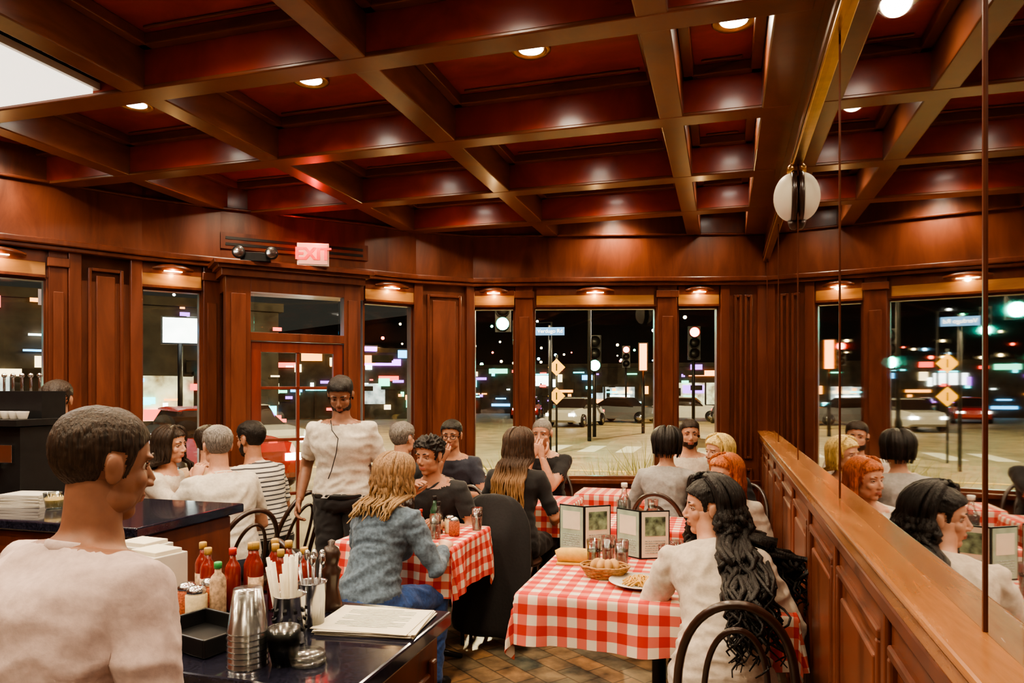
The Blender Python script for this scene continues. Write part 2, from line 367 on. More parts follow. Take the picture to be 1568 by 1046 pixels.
# right wall
rw=MB();rw.box((.40,2.03,1.5),(.08,9.2,3.1),MAHP)
rw.finish('wall_right')
hd=MB();hd.box((.35,2.03,(2.66+ZB)/2),(.04,9.0,ZB-2.66),MAH);hd.box((.335,2.03,2.665),(.03,9.0,.02),BRASS);hd.box((.33,2.03,2.70),(.03,9.0,.03),MAH);hd.finish('trim_6',bevel=.004)
mi=MB();mi.box((.352,2.03,1.94),(.016,9.0,1.46),MIRROR);mi.finish('wall_mirror')
sm=MB()
for y in(-.17,1.13,2.42,3.73,5.03,6.33): sm.box((.3425,y,1.94),(.003,.005,1.44),MAH)
sm.finish('mirror_seam_trim')
hw=MB();hw.box((.335,2.03,.58),(.05,9.0,1.16),MAHP)
hw.box((.32,2.03,1.185),(.06,9.0,.05),OAK);hw.box((.312,2.03,1.213),(.075,9.0,.016),OAK);hw.box((.305,2.03,1.145),(.03,9.0,.035),MAH);hw.box((.305,2.03,.08),(.025,9,.16),MAH)
y=-2.3
while y<6.2:
    w=.56
    for (cy,cz,sy,sz) in((y+w/2,1.06,w,.025),(y+w/2,.24,w,.025),(y+.0125,.65,.025,.8),(y+w-.0125,.65,.025,.8)): hw.box((.306,cy,cz),(.02,sy,sz),MAH)
    hw.box((.306,y+w/2,.65),(.014,w-.12,.70),MAHP)
    hw.box((.304,y-.045,.65),(.014,.04,.98),MAHP)
    y+=.65
hw.finish('wainscot_rail_wall',bevel=.006)
sc=MB();rs=[]
for j in range(0,10):
    a=math.pi/2*j/9;rs.append([V((-.022-.085*math.sin(a),.092*math.cos(a)*math.cos(t),.118*math.cos(a)*math.sin(t))) for t in[2*math.pi*k/28 for k in range(28)]])
MILK=emis('milk_glass',(.72,.66,.50),.10)
sc.rings(rs[:-1],MILK)
MX=Matrix.Rotation(rad(-90),4,'Y')@Matrix.Diagonal((1.22,.95,1,1))
sc.lathe([(.001,0),(.098,0),(.104,.006),(.104,.024),(.094,.030),(.001,.030)],(0,0,0),DARKW,28,MX)
sc.lathe([(.03,0),(.03,.03),(.012,.05)],(-.014,0,.118),BRASS,14)
sc.lathe([(.012,-.04),(.022,-.025),(.03,0)],(-.014,0,-.118),DARKW,14)
sc.finish('globe_wall_sconce',(.343,3.79,2.51))
# downlights
dl=MB();dl.lathe([(.055,.0),(.085,-.006),(.09,0),(.09,.012),(.055,.012)],(0,0,0),BRASS,28,closed=True);dl.lathe([(.001,.002),(.056,.002),(.056,.008),(.001,.008)],(0,0,0),LAMP,24);dlm=dl.mesh('recessed_downlight')
for (cx,cy) in coffers:
    if abs(cx+3.0)<.3 and abs(cy-2.12)<.3: continue
    if cx>-.1 : cx=.04
    inst(dlm,'recessed_downlight',(cx,cy,ZC-.012))
    l=bpy.data.lights.new('downlight','SPOT');l.energy=(54 if cx<-.2 else 20);l.spot_size=rad(150);l.spot_blend=.7;l.color=(1,.78,.52);l.shadow_soft_size=.055
    o=bpy.data.objects.new('downlight',l);bpy.context.collection.objects.link(o);o.location=(cx,cy,ZC-.022)
pl=MB();pl.box((0,0,0),(.75,.85,.03),emis('panel_light',(1,.93,.8),1.3));pl.box((0,0,.02),(.79,.89,.03),WHITE);pl.finish('ceiling_light_panel',(-3.08,2.125,ZB+.02))
l=bpy.data.lights.new('panel_area','AREA');l.energy=20;l.size=.7;l.color=(1,.92,.8);o=bpy.data.objects.new('panel_area',l);bpy.context.collection.objects.link(o);o.location=(-3.08,2.12,ZB-.01)
# ---------------------------------------------------------------- furniture
def chair_mesh():
    b=MB()
    b.lathe([(.001,.445),(.17,.445),(.19,.45),(.195,.46),(.185,.468),(.16,.462),(.001,.458)],(0,0,0),DARKW,28)
    b.tube([(.195*math.cos(t),.195*math.sin(t),.452) for t in[2*math.pi*k/28 for k in range(28)]],.017,DARKW,8,True)
    b.tube([(.155*math.cos(t),.155*math.sin(t),.26) for t in[2*math.pi*k/28 for k in range(28)]],.009,DARKW,6,True)
    for sx in(-1,1):
        b.tube([(sx*.13,.13,.45),(sx*.15,.16,.25),(sx*.175,.20,0)],[.018,.015,.012],DARKW,8)
    def arch(w,top,base,yb,r):
        pts=[]
        for k in range(25):
            t=math.pi*k/24;x=-w*math.cos(t);z=base+(top-base)*math.sin(t)**.62
            pts.append((x,yb-.16*(z-.45)/.45-.02*(1-(x/w)**2),z))
        b.tube(pts,r,DARKW,8)
    arch(.185,.90,.45,-.12,.0145);arch(.10,.82,.46,-.14,.010)
    for sx in(-1,1): b.tube([(sx*.185,-.12,.46),(sx*.18,-.14,.40),(sx*.18,-.17,.2),(sx*.19,-.21,0)],[.0145,.016,.014,.012],DARKW,8)
    return b.mesh('bentwood_chair')
CH=chair_mesh()
def chair(x,y,deg): return inst(CH,'bentwood_chair',(x,y,0),rad(deg))
def table(x,y,sx,sy,over=.24,deg=0,seed=0,cell=.078):
    b=MB();b.box((0,0,.735),(sx,sy,.03),DARKW)
    b.lathe([(.045,.05),(.03,.12),(.03,.68),(.06,.71),(.06,.72)],(0,0,0),BLACK,16)
    for a in(45,135,225,315):
        c,s_=math.cos(rad(a)),math.sin(rad(a));k=min(sx,sy)*.45
        b.tube([(c*.03,s_*.03,.12),(c*k*.6,s_*k*.6,.055),(c*k,s_*k,.015)],[.025,.02,.015],BLACK,8)
    b.finish('dining_table',(x,y,0),rad(deg),.004)
    nx=int((sx+2*over)/.02);ny=int((sy+2*over)/.02);vs=[];uv=[];fs=[]
    for j in range(ny+1):
        for i in range(nx+1):
            u=-sx/2-over+(sx+2*over)*i/nx;v=-sy/2-over+(sy+2*over)*j/ny
            qx=max(-sx/2,min(sx/2,u));qy=max(-sy/2,min(sy/2,v));dx,dy=u-qx,v-qy;d=math.hypot(dx,dy)
            if d<1e-6: vs.append((u,v,.756))
            else:
                nxn,nyn=dx/d,dy/d
                ang=math.atan2(nyn,nxn)
                per=(qx+qy)*13+ang*3+seed
                f=min(1,d/.2)
                out=.006+.05*d+ .022*f*(math.sin(per)+.5*math.sin(2.3*per+1))+.035*f*abs(math.sin(2*ang))*math.cos(6*ang)
                out=max(out,.004)
                dd=d if abs(dx)<1e-6 or abs(dy)<1e-6 else d*(1-.04*abs(math.sin(2*ang)))
                vs.append((qx+nxn*out,qy+nyn*out,.756-max(0,dd-.006)))
            uv.append((u/cell+seed*.37,v/cell+.2))
    for j in range(ny):
        for i in range(nx):
            a=j*(nx+1)+i;fs.append((a,a+1,a+nx+2,a+nx+1))
    c=MB();c.add(vs,fs,GING,True);me=c.mesh('gingham_tablecloth');L=me.uv_layers.new(name='UVMap')
    for lp in me.loops: L.data[lp.index].uv=uv[lp.vertex_index]
    inst(me,'gingham_tablecloth',(x,y,0),rad(deg))
table(-.27,3.17,1.04,.88,.20,0,0)
table(-1.66,3.73,.66,.62,.26,0,1)
table(-1.36,5.13,.66,.5,.22,0,2)
table(-2.2,5.02,.5,.42,.2,-15,3)
table(-.48,4.43,.58,.5,.2,0,4)
table(-.33,5.5,.56,.42,.2,0,5)
table(-3.13,3.78,.42,.6,.2,0,6)
table(-.92,5.72,.4,.4,.2,0,7)
# ---------------------------------------------------------------- people
def voxel(mb,size,it):
    me=mb.mesh('tmp');ob=bpy.data.objects.new('tmp',me);bpy.context.collection.objects.link(ob)
    m=ob.modifiers.new('r','REMESH');m.mode='VOXEL';m.voxel_size=size
    s=ob.modifiers.new('s','SMOOTH');s.factor=.5;s.iterations=it
    dg=bpy.context.evaluated_depsgraph_get();r=bpy.data.meshes.new_from_object(ob.evaluated_get(dg))
    n=len(r.vertices);co=np.empty(n*3);r.vertices.foreach_get('co',co);co=co.reshape(-1,3)
    no=np.array([tuple(v.normal) for v in r.vertices]);fs=[tuple(p.vertices) for p in r.polygons]
    bpy.data.objects.remove(ob);bpy.data.meshes.remove(r);bpy.data.meshes.remove(me)
    return co,no,fs
def sstep(a,b,x):
    t=np.clip((x-a)/(b-a),0,1);return t*t*(3-2*t)
EYEW=mat('eye_white',(.66,.62,.58),.25,0,.02);IRIS=mat('iris_dark',(.03,.018,.01),.15,0,.1)
def head(mb,M,skin,lip,hair,style='short',beard=None,fem=False,thick=.014,glasses=False,vox=.0048):
    h=MB();w=.93 if fem else 1
    h.ell((0,-.014,.032),(.076,.096,.086),skin,None,20,14)
    h.ell((0,.018,-.026),(.061*w,.068,.082),skin,None,20,14)
    h.ell((0,.050,-.088),(.027*w,.026,.022),skin)
    for sx in(-1,1):
        h.ell((sx*.041*w,.012,-.062),(.020,.045,.032),skin);h.ell((sx*.035,.053,-.020),(.023,.022,.024),skin)
        h.ell((sx*.028,.068,.030),(.026,.013,.008),skin)
        h.ell((sx*.078,-.010,-.004),(.007,.019,.030),skin);h.ell((sx*.082,-.017,.008),(.006,.014,.020),skin)
        h.ell((sx*.011,.092,-.028),(.008,.011,.007),skin)
    h.tube([(0,.070,.028),(0,.083,.006),(0,.098,-.018),(0,.092,-.030)],[.009,.009,.0115,.008],skin,10)
    h.ell((0,.080,-.052),(.024,.0105,.0065),skin);h.ell((0,.078,-.0625),(.020,.0105,.0075),skin)
    co,no,fs=voxel(h,vox,2)
    for sx in(-1,1):
        d2=((co-np.array((sx*.031,.073,.010)))**2*np.array((.6,1,1.6))).sum(1);co-=no*(.009*np.exp(-d2/(.011**2)))[:,None]
    def hmask(c):
        x,y,z=c[:,0],c[:,1],c[:,2]
        yy=y+.10*(np.abs(x)-.055)*(z>.03)
        thr=np.interp(yy,[-.06,-.035,-.024,.008,.014,.024,.034,.050,.075,.12],[-.085,-.066,.030,.036,-.02,-.016,.040,.058,.074,.085])
        m=sstep(-.005,.005,z-thr)
        ear=(np.abs(x)>.0755)&(z<.034)&(y>-.036)&(y<.012)
        m=np.where(ear,0,m)
        if style=='bald': m=m*0
        if style=='balding': m=m*(1-sstep(.04,.07,z))
        return m
    def bmask(c):
        x,y,z=c[:,0],c[:,1],c[:,2]
        if not beard:return x*0
        thr=np.interp(y,[.012,.022,.04,.06,.08,.10],[.0,-.005,-.04,-.050,-.044,-.044])
        m=sstep(0,.006,thr-z)*(y>.004)*(z>-.125)
        lipd=(np.abs(x)<.022)&(np.abs(z+.057)<.009)
        return np.where(lipd|((y>.088)&(z>-.038)),0,m)
    mk=hmask(co);bm=bmask(co)
    fr=60 if style=='curly' else 30
    nz=np.array([noise.noise(V((p[0]*fr*1.6,p[1]*fr*.8,p[2]*fr))) for p in co]);nz2=np.array([noise.noise(V((p[0]*190,p[1]*70,p[2]*110))) for p in co])
    top=sstep(-.01,.09,co[:,2])
    th=thick*(.35+.85*top) if style!='fade' else .002+thick*top**1.5
    curl=.3 if style!='curly' else 1.1
    co=co+no*((mk*(th*(1+curl*nz)+(.0024 if style!='fade' else .0012)*nz2))[:,None])+no*((bm*(.004+.002*nz2))[:,None])
    fm=np.array([mk[list(f)].mean() for f in fs]);fb=np.array([bm[list(f)].mean() for f in fs]);fc=np.array([co[list(f)].mean(0) for f in fs])
    ml=[]
    for c,a,b_ in zip(fc,fm,fb):
        if a>.5: ml.append(hair)
        elif b_>.5: ml.append(beard)
        elif abs(c[0])<.023-abs(c[2]+.057)*.6 and c[1]>.078 and abs(c[2]+.057)<.010: ml.append(lip)
        else: ml.append(skin)
    mb.add([M@V(p) for p in co],fs,ml,True)
    for sx in(-1,1):
        mb.ell((sx*.031,.0585,.010),(.0125,.0125,.0105),EYEW,M,12,8);mb.ell((sx*.031,.0675,.0095),(.0058,.0048,.0058),IRIS,M,10,6)
        mb.tube([(sx*.0175,.069,.0125),(sx*.024,.0735,.0160),(sx*.032,.0745,.0165),(sx*.040,.071,.0150),(sx*.046,.064,.011)],.0024,skin,6,False,M)
        mb.tube([(sx*.0175,.0685,.0085),(sx*.031,.0725,.0035),(sx*.044,.065,.008)],.0018,skin,6,False,M)
        mb.tube([(sx*.012,.079,.031),(sx*.028,.0815,.037),(sx*.047,.068,.033)],[.0030,.0038,.0015],hair if style!='bald' else IRIS,6,False,M,flat=.6)
        if glasses:
            mb.tube([(sx*.032+.023*math.cos(t),.090,.006+.016*math.sin(t)) for t in[2*math.pi*k/16 for k in range(16)]],.0020,BLACK,6,True,M)
            mb.tube([(sx*.055,.088,.012),(sx*.077,.05,.012),(sx*.081,-.01,.010)],.0018,BLACK,6,False,M)
    if glasses: mb.tube([(-.009,.091,.010),(.009,.091,.010)],.0018,BLACK,6,False,M)
def hand(mb,wr,d,pn_,side,skin,curl=.5):
    y=V(d).normalized();z=-(V(pn_)-y*V(pn_).dot(y))
    if z.length<1e-4:z=y.orthogonal()
    z.normalize();x=y.cross(z)
    M=Matrix.Translation(wr)@Matrix((x,y,z)).transposed().to_4x4()
    tside=-1 if side>0 else 1
    pr=[]
    for yy,w,t in((-.02,.026,.019),(.0,.027,.018),(.03,.036,.016),(.06,.041,.014),(.085,.040,.012),(.094,.034,.009)):
        pr.append([V((w*math.cos(a),yy,t*math.sin(a))) for a in[2*math.pi*k/14 for k in range(14)]])
    mb.rings(pr,skin,M=M)
    for k,(fx,ln) in enumerate(((.030,.070),(.010,.080),(-.010,.074),(-.029,.058))):
        fx*=tside;p=V((fx,.080,0));ang=0;pts=[p.copy()]
        for j,sg in enumerate((.28,.40,.32)):
            ang+=curl*(.55,.9,.7)[j]*(1+.08*k);p=p+V((fx*.08,math.cos(ang),-math.sin(ang)))*ln*sg*1.05
            pts.append(p.copy())
        pts.append(pts[-1]+(pts[-1]-pts[-2]).normalized()*.006)
        mb.tube(pts,[.0092,.0088,.0078,.0068,.003],skin,8,False,M,hint=(1,0,0))
    b=V((tside*.024,.015,-.004));p1=b+V((tside*.028,.026,-.012));p2=p1+V((tside*.010,.028,-.008-.012*curl));p3=p2+V((-tside*.002,.022,-.010*curl))
    mb.tube([b,p1,p2,p3,p3+(p3-p2)*.25],[.013,.0115,.010,.0085,.003],skin,8,False,M)
def ik(S,T,l1,l2,hint):
    S=V(S);T=V(T);d=T-S;D=min(d.length,l1+l2-.004);D=max(D,abs(l1-l2)+.02);u=d.normalized();T=S+u*D
    a=(l1*l1-l2*l2+D*D)/(2*D);h=math.sqrt(max(0,l1*l1-a*a));hv=V(hint)-u*V(hint).dot(u)
    hv=hv.normalized() if hv.length>1e-5 else u.orthogonal().normalized();return S+u*a+hv*h,T
def person(name,x,y,deg,sex='m',pose='sit',scale=1,lean=6,curve=8,twist=0,side=0,yaw=0,pitch=5,roll=0,hl=None,hr=None,shirt=None,sleeve=.55,pants=None,skin=None,
           hair=None,style='short',beard=None,glasses=False,thick=.014,fat=1,locks=None,palmup=None,lip=None,seat=.46,curl=.6,neck=1.0,vox=.0125,collar=True,hem=None,hintL=None,hintR=None,extra=None,fold=.006,hv=.0048):
    fem=sex=='f';sw=.93 if fem else 1.0
    lift=(seat*(1-scale)/scale) if pose=='sit' else 0
    pel=V((0,0,(.55+lift) if pose=='sit' else .95))
    ns=26;smin,smax=-.16,1.12;ds=(smax-smin)/ns;p=V((0,0,0))
    lst=[]
    for i in range(ns+1):
        s=smin+ds*i;a=rad((lean+curve*max(0,s))*min(1,max(0,(s+.16)/.3)));b_=rad(side*max(0,s))
        lst.append((s,p.copy(),a));p=p+V((math.sin(b_),math.sin(a),math.cos(a)*math.cos(b_)))*ds*.50
    i0=min(range(len(lst)),key=lambda i:abs(lst[i][0]));off=pel-lst[i0][1]
    def sp(s):
        f=(s-smin)/ds;i=max(0,min(ns-1,int(f)));t=f-i
        return lst[i][1].lerp(lst[i+1][1],t)+off,lst[i][2]
    prof=[(-.15,.13,.09),(-.08,.165,.115),(0,.178*(1.02 if fem else .98),.125),(.15,.172,.122),(.3,.156 if not fem else .146,.112),(.45,.150 if not fem else .132,.106),(.6,.165 if not fem else .142,.114),(.75,.182*sw,.122),(.85,.186*sw,.115),(.93,.165*sw,.095),(.985,.110*sw,.075),(1.04,.062*sw,.060),(1.1,.050*sw,.053)]
    b=MB();rings=[]
    for s,w,d in prof:
        c,a=sp(s);t=rad(twist*max(0,s));rx=V((math.cos(t),math.sin(t),0));fz=V((-math.sin(t)*math.cos(a),math.cos(t)*math.cos(a),-math.sin(a)))
        f=fat if s<.9 else 1;dd=d*(f if s<.8 else 1);w=w*(1+(f-1)*.7)
        rings.append([c+rx*w*math.copysign(abs(math.cos(q))**.85,math.cos(q))+fz*dd*math.copysign(abs(math.sin(q))**.9,math.sin(q)) for q in[2*math.pi*k/24 for k in range(24)]])
    b.rings(rings,WHITE)
    segs=[]
    def sg(a_,b_,ra,rb,lab): segs.append((np.array(a_),np.array(b_),ra,rb,lab))
    for (s0,s1,r0,r1) in((-.1,.1,.15,.16),(.1,.45,.15,.13),(.45,.8,.13,.14),(.8,.97,.14,.09)): sg(sp(s0)[0],sp(s1)[0],r0,r1,'torso')
    a1=sp(1.0)[1];t1=rad(twist);Rt=Matrix.Rotation(t1,3,'Z')
    ha=a1*.45;Hc=sp(1.0)[0]+Rt@V((math.sin(rad(side))*.1,math.sin(ha)*.17+.012,math.cos(ha)*.165))
    b.tube([sp(.93)[0],sp(1.04)[0],Hc+Rt@V((0,-.022,-.045)),Hc+Rt@V((0,-.02,.0))],[.062*sw,.056*sw,.052*sw,.05],WHITE,14)
    sg(sp(.99)[0]+V((0,0,.02)),Hc,.055,.05,'neck')
    if fem:
        for sx in(-1,1):
            c,a=sp(.66);c=c+Rt@V((sx*.07,.085*math.cos(a),-.02-.08*math.sin(a)));b.ell(tuple(c),(.062,.06,.065),WHITE)
    wrs=[]
    for sx,tg,hint in((-1,hl,hintL),(1,hr,hintR)):
        c,a=sp(.885);Sh=c+Rt@V((sx*.172*sw,0,.0));ins=c+Rt@V((sx*.09,0,.0))
        if tg is None: tg=(sx*.20,.34,pel.z+.10) if pose=='sit' else (sx*.27,.05,.86)
        if hint is None: hint=(sx*.6,-.5,-.8) if pose=='sit' else (sx*.3,-1,0)
        E,T=ik(Sh,tg,.285,.245,hint)
        b.tube([ins,Sh,Sh.lerp(E,.3),Sh.lerp(E,.7),E,E.lerp(T,.35),E.lerp(T,.8),T],[.06,.060,.052,.044,.039,.040,.030,.026],WHITE,14)
        sg(Sh,E,.055,.042,'ua');sg(E,T,.042,.026,'fa');wrs.append((sx,E,T))
    for sx in(-1,1):
        if pose=='sit':
            hp=pel+V((sx*.09,.0,-.01));kn=V((sx*.13,.43,.50+lift));an=V((sx*.13,.40,.09));to=V((sx*.14,.53,.035))
        elif pose=='walk':
            hp=pel+V((sx*.09,0,-.03));kn=V((sx*.1,.10+.06*sx,.49));an=V((sx*.1,.0+.1*sx,.09));to=an+V((sx*.02,.14,-.055))
        else:
            hp=pel+V((sx*.09,0,-.03));kn=V((sx*.105,.02,.49));an=V((sx*.11,-.01,.09));to=V((sx*.14,.14,.035))
        he=an+V((0,-.045,-.055))
        b.tube([hp,hp.lerp(kn,.35),hp.lerp(kn,.75),kn,kn.lerp(an,.3),kn.lerp(an,.75),an],[.095*fat**.5,.088,.068,.06,.060,.044,.04],WHITE,14)
        b.tube([he,an+V((0,0,-.05)),(an+to)/2+V((0,0,-.018)),to],[.032,.038,.040,.03],WHITE,12)
        sg(hp,kn,.095,.062,'leg');sg(kn,an,.062,.042,'leg');sg(he,to,.035,.032,'shoe')
    co,no,fs=voxel(b,vox,3)
    def classify(pts):
        best=np.full(len(pts),9.);lab=np.zeros(len(pts),int);tt=np.zeros(len(pts))
        for i,(a_,b_,ra,rb,l_) in enumerate(segs):
            d=b_-a_;t=np.clip(((pts-a_)@d)/(d@d),0,1);q=np.linalg.norm(pts-(a_+t[:,None]*d),axis=1)-(ra+(rb-ra)*t)
            m=q<best;best[m]=q[m];lab[m]=i;tt[m]=t[m]
        return lab,tt
    def kind(pts):
        lab,tt=classify(pts);out=[]
        c0=np.array(sp(neck)[0]);c1=np.array(sp(neck+.1)[0]);dn=(c1-c0)/np.linalg.norm(c1-c0)
        ph=np.array(sp(.03 if hem is None else hem)[0]);dh=np.array(sp(.15)[0]-sp(.05)[0]);dh/=np.linalg.norm(dh)
        for i in range(len(pts)):
            l_=segs[lab[i]][4];t=tt[i]
            if l_=='neck': k='skin' if (pts[i]-c0)@dn>0 else 'shirt'
            elif l_=='torso': k='shirt' if (pts[i]-ph)@dh>0 else 'pants'
            elif l_=='ua': k='shirt' if t<sleeve else 'skin'
            elif l_=='fa': k='shirt' if 1+t<sleeve else 'skin'
            elif l_=='shoe':k='shoe'
            else: k='pants' if not(hem is not None and (pts[i]-ph)@dh>0 and lab[i] and pts[i][1]<.1) else 'shirt'
            if k=='shirt' and l_ in('torso','neck') and (pts[i]-c0)@dn>0: k='skin'
            out.append(k)
        return out
    kv=kind(co)
    for i in range(len(co)):
        k=kv[i]
        if k in('shirt','pants'):
            v=V(co[i]);n0=noise.noise(v*3+V((deg,0,0)))*2.5;n1=noise.noise(V((v.x*9+n0,v.y*9,v.z*17+n0+deg)));n2=noise.noise(v*30)
            rg=(1-abs(n1)*2.6)
            co[i]+=no[i]*(fold*.8+fold*1.15*rg+fold*.25*n2)
    fcs=np.array([co[list(f)].mean(0) for f in fs]);kf=kind(fcs)
    mm={'skin':skin,'shirt':shirt,'pants':pants,'shoe':BLACK}
    mb=MB();mb.add([tuple(p) for p in co],fs,[mm[k] for k in kf],True)
    for sx,E,T in wrs:
        d=(T-E).normalized()
        pnm=palmup if palmup else ((-sx*.3,.0,-1) if pose=='sit' else (-sx,0,0))
        if (T-Hc).length<.26: pnm=(Hc+V((0,.05,0)))-T
        hand(mb,T,d,pnm,sx,skin,curl)
    if collar:
        c,a=sp(1.0);pts=[]
        for k in range(20):
            q=2*math.pi*k/20;pts.append(c+Rt@V((.066*math.cos(q),.068*math.sin(q)-.002,.004-.018*math.sin(q)-.03*max(0,math.sin(q))**6)))
        mb.tube(pts,.012,shirt,8,True,flat=.5)
    M=Matrix.Translation(Hc)@Matrix.Rotation(t1+rad(yaw),4,'Z')@Matrix.Rotation(rad(-pitch),4,'X')@Matrix.Rotation(rad(roll),4,'Y')@Matrix.Diagonal((.97,.97,.97,1) if not fem else (.94,.94,.94,1))
    head(mb,M,skin,lip,hair,style,beard,fem,thick,glasses,hv)
    if locks:
        rr=random.Random(sum(map(ord,name)))
        n=locks.get('n',150);Ln=locks['len'];wv=locks.get('wave',.008);vol=locks.get('vol',.15);azm=rad(locks.get('az',118));fr=locks.get('freq',32);rt=locks.get('r',.010)
        bc_=locks.get('back',.14);az0=rad(locks.get('azr',locks.get('az',118)))
        for i in range(n):
            az=rr.uniform(-az0,azm);lay=rr.random();dx,dy=math.sin(az),-math.cos(az);sc=1+vol*lay
            pts=[];ph=rr.uniform(0,6.28);ph2=rr.uniform(0,6.28);e0=rr.uniform(60,88)
            part=V((.015*math.copysign(1,az),.045*max(0,abs(az)/azm-.3),0))
            for k in range(7):
                el=rad(e0+(-8-e0)*k/6);q=V((dx*math.cos(el)*.086*sc,dy*math.cos(el)*.104*sc,math.sin(el)*.099*(1+vol*.6*lay)+.03))+V((0,-.014,0))+part*(1-k/6)
                pts.append(M@q)
            dirv=(M.to_3x3()@V((dx,dy,0)));dirv.z=0;dirv.normalize()
            tot=Ln*rr.uniform(.70,1.05);st=.020 if fr>50 else .026;L_=0;p=pts[-1].copy();front=dirv.y>.35
            while L_<tot:
                L_+=st;f=L_/Ln
                p=p+V((0,0,-st))+dirv*st*(locks.get('flare',.06)-.22*max(0,f-.2)*locks.get('tuck',0))
                best=None
                for s_i in range(0,22):
                    s=s_i*.05-.02;c,a=sp(s)
                    dz=abs(c.z-p.z)
                    if best is None or dz<best[0]: best=(dz,c,a,s)
                dz,c,a,s=best
                if dz<.04:
                    wd=(.215*sw if s>.70 else .17)*fat if s<.95 else .13;dp=(bc_ if s<.93 else .11)/max(.6,math.cos(a))
                    rx,ry=p.x-c.x,p.y-c.y;lim=1.05+.35*lay*vol/.2
                    rho=math.hypot(rx/wd,ry/dp)
                    if rho<lim:
                        if abs(rx)<wd*.95:
                            ty=c.y+(1 if (front and ry>0) else -1)*math.sqrt(max(.02,lim*lim-(rx/wd)**2))*dp
                            stp=.03+.5*abs(ty-p.y);p.y+=max(-stp,min(stp,ty-p.y))
                        else:
                            p.x=c.x+rx/max(rho,.1)*lim;p.y=c.y+ry/max(rho,.1)*lim
                am=wv*min(1,L_/.08+.2)
                pts.append(p+V((math.sin(ph+L_*fr)*am,math.cos(ph2+L_*fr)*am,0)))
            K=len(pts);mb.tube(pts,[rt*(.75+.4*math.sin(math.pi*min(1,j/K*1.3)))*(1-.75*(j/(K-1))**3) for j in range(K)],hair,6,False,None,hint=tuple(dirv),flat=1.5)
    if extra: extra(mb,sp,M,Hc)
    mb.v=[(p[0]*scale,p[1]*scale,p[2]*scale) for p in mb.v]
    return mb.finish(name,(x,y,0),rad(deg))
def skinm(n,c):
    m=mat(n,c,.5,0,.10,38,.04);b=m.node_tree.nodes['Principled BSDF'];b.inputs['Subsurface Weight'].default_value=.08;b.inputs['Subsurface Scale'].default_value=.01;return m
SK1=skinm('skin_fair',(.52,.275,.185));SK2=skinm('skin_tan',(.38,.185,.115));SK3=skinm('skin_brown',(.24,.108,.066));LIP=skinm('lips',(.38,.13,.10))
def cloth(n,c,var=.12): return mat(n,c,.88,0,var,60,.15,sheen=.1)
C_WHITE=cloth('cloth_white',(.57,.52,.45));C_CREAM=cloth('cloth_cream',(.56,.48,.40));C_PINK=cloth('cloth_offwhite_pink',(.50,.39,.37));C_BLACK=cloth('cloth_black',(.014,.013,.015));C_NAVY=cloth('cloth_navy',(.025,.028,.045));C_GREY=cloth('cloth_grey',(.33,.32,.31));C_DENIM=cloth('denim_jacket',(.095,.135,.185),.4);C_JEAN=cloth('jeans_blue',(.03,.08,.26),.35);C_TAN=cloth('cloth_tan',(.45,.3,.2));C_STR=stripes('striped_shirt',(.60,.56,.49),(.04,.04,.05))
HB=hairmat('hair_black',(.013,.010,.009));HD=hairmat('hair_dark_brown',(.028,.016,.010));HG=hairmat('hair_grey',(.18,.16,.145));HPL=hairmat('hair_platinum',(.66,.46,.17));HR=hairmat('hair_red',(.36,.090,.020));HO=hairmat('hair_ombre',(.045,.022,.012),(.34,.18,.08),.98);HM=hairmat('hair_mixed_blonde',(.26,.15,.075),(.44,.29,.14),1.0)
kw=dict(lip=LIP)
person('long_curly_haired_woman',-.005,2.60,2,'f',lean=23,curve=22,side=-8,twist=4,yaw=98,pitch=4,hl=(-.18,.44,.80),hr=(.16,.40,.80),shirt=C_CREAM,sleeve=1.9,pants=C_BLACK,skin=SK1,hair=HB,locks=dict(n=330,len=.46,wave=.024,vol=.42,freq=58,az=112,azr=80,r=.0095,back=.170,flare=.16),hem=-.12,collar=False,vox=.010,fold=.0075,scale=.95,fat=.97,hv=.0042,**kw)
chair(.03,2.60,2)
person('red_haired_woman',.01,4.20,178,'f',lean=20,curve=14,yaw=-38,pitch=4,hl=(-.12,.36,.80),hr=(.05,.36,.94),shirt=C_WHITE,sleeve=1.9,pants=C_BLACK,skin=SK1,hair=HR,locks=dict(n=150,len=.20,wave=.008,vol=.16,az=96),scale=.92,collar=False,**kw)
chair(.03,4.28,178)
person('blonde_woman',.03,5.02,150,'f',yaw=-20,pitch=3,lean=10,shirt=C_BLACK,sleeve=.6,pants=C_BLACK,skin=SK1,hair=HPL,locks=dict(n=130,len=.11,wave=.004,vol=.22,az=100,tuck=1.2),scale=.93,collar=False,**kw)
chair(.03,5.07,150)
person('short_haired_woman',-.39,5.0,-6,'f',lean=6,curve=8,pitch=2,yaw=5,shirt=C_GREY,sleeve=1.2,pants=C_BLACK,skin=SK1,hair=HB,locks=dict(n=140,len=.08,wave=.004,vol=.32,az=125,tuck=1.5),scale=.96,collar=False,**kw)
chair(-.39,4.95,-6)
person('bearded_man',-.27,5.98,184,shirt=C_WHITE,sleeve=.6,pants=C_NAVY,skin=SK1,hair=HD,style='fade',beard=HD,thick=.012,yaw=8,pitch=6,scale=1.0,**kw)
chair(-.27,6.02,184)
person('bald_man',-1.39,5.68,183,lean=10,hl=(-.03,.30,1.03),hr=(.04,.31,1.04),shirt=C_BLACK,sleeve=.6,pants=C_NAVY,skin=SK1,hair=HG,style='fade',thick=.002,pitch=10,yaw=-5,scale=1.02,**kw)
chair(-1.39,5.74,183)
person('long_haired_woman',-1.34,4.55,-3,'f',pitch=3,yaw=-12,lean=9,shirt=C_BLACK,sleeve=.9,pants=C_BLACK,skin=SK1,hair=HO,locks=dict(n=190,len=.42,wave=.006,vol=.2,az=118),scale=.97,collar=False,**kw)
chair(-1.34,4.50,-3)
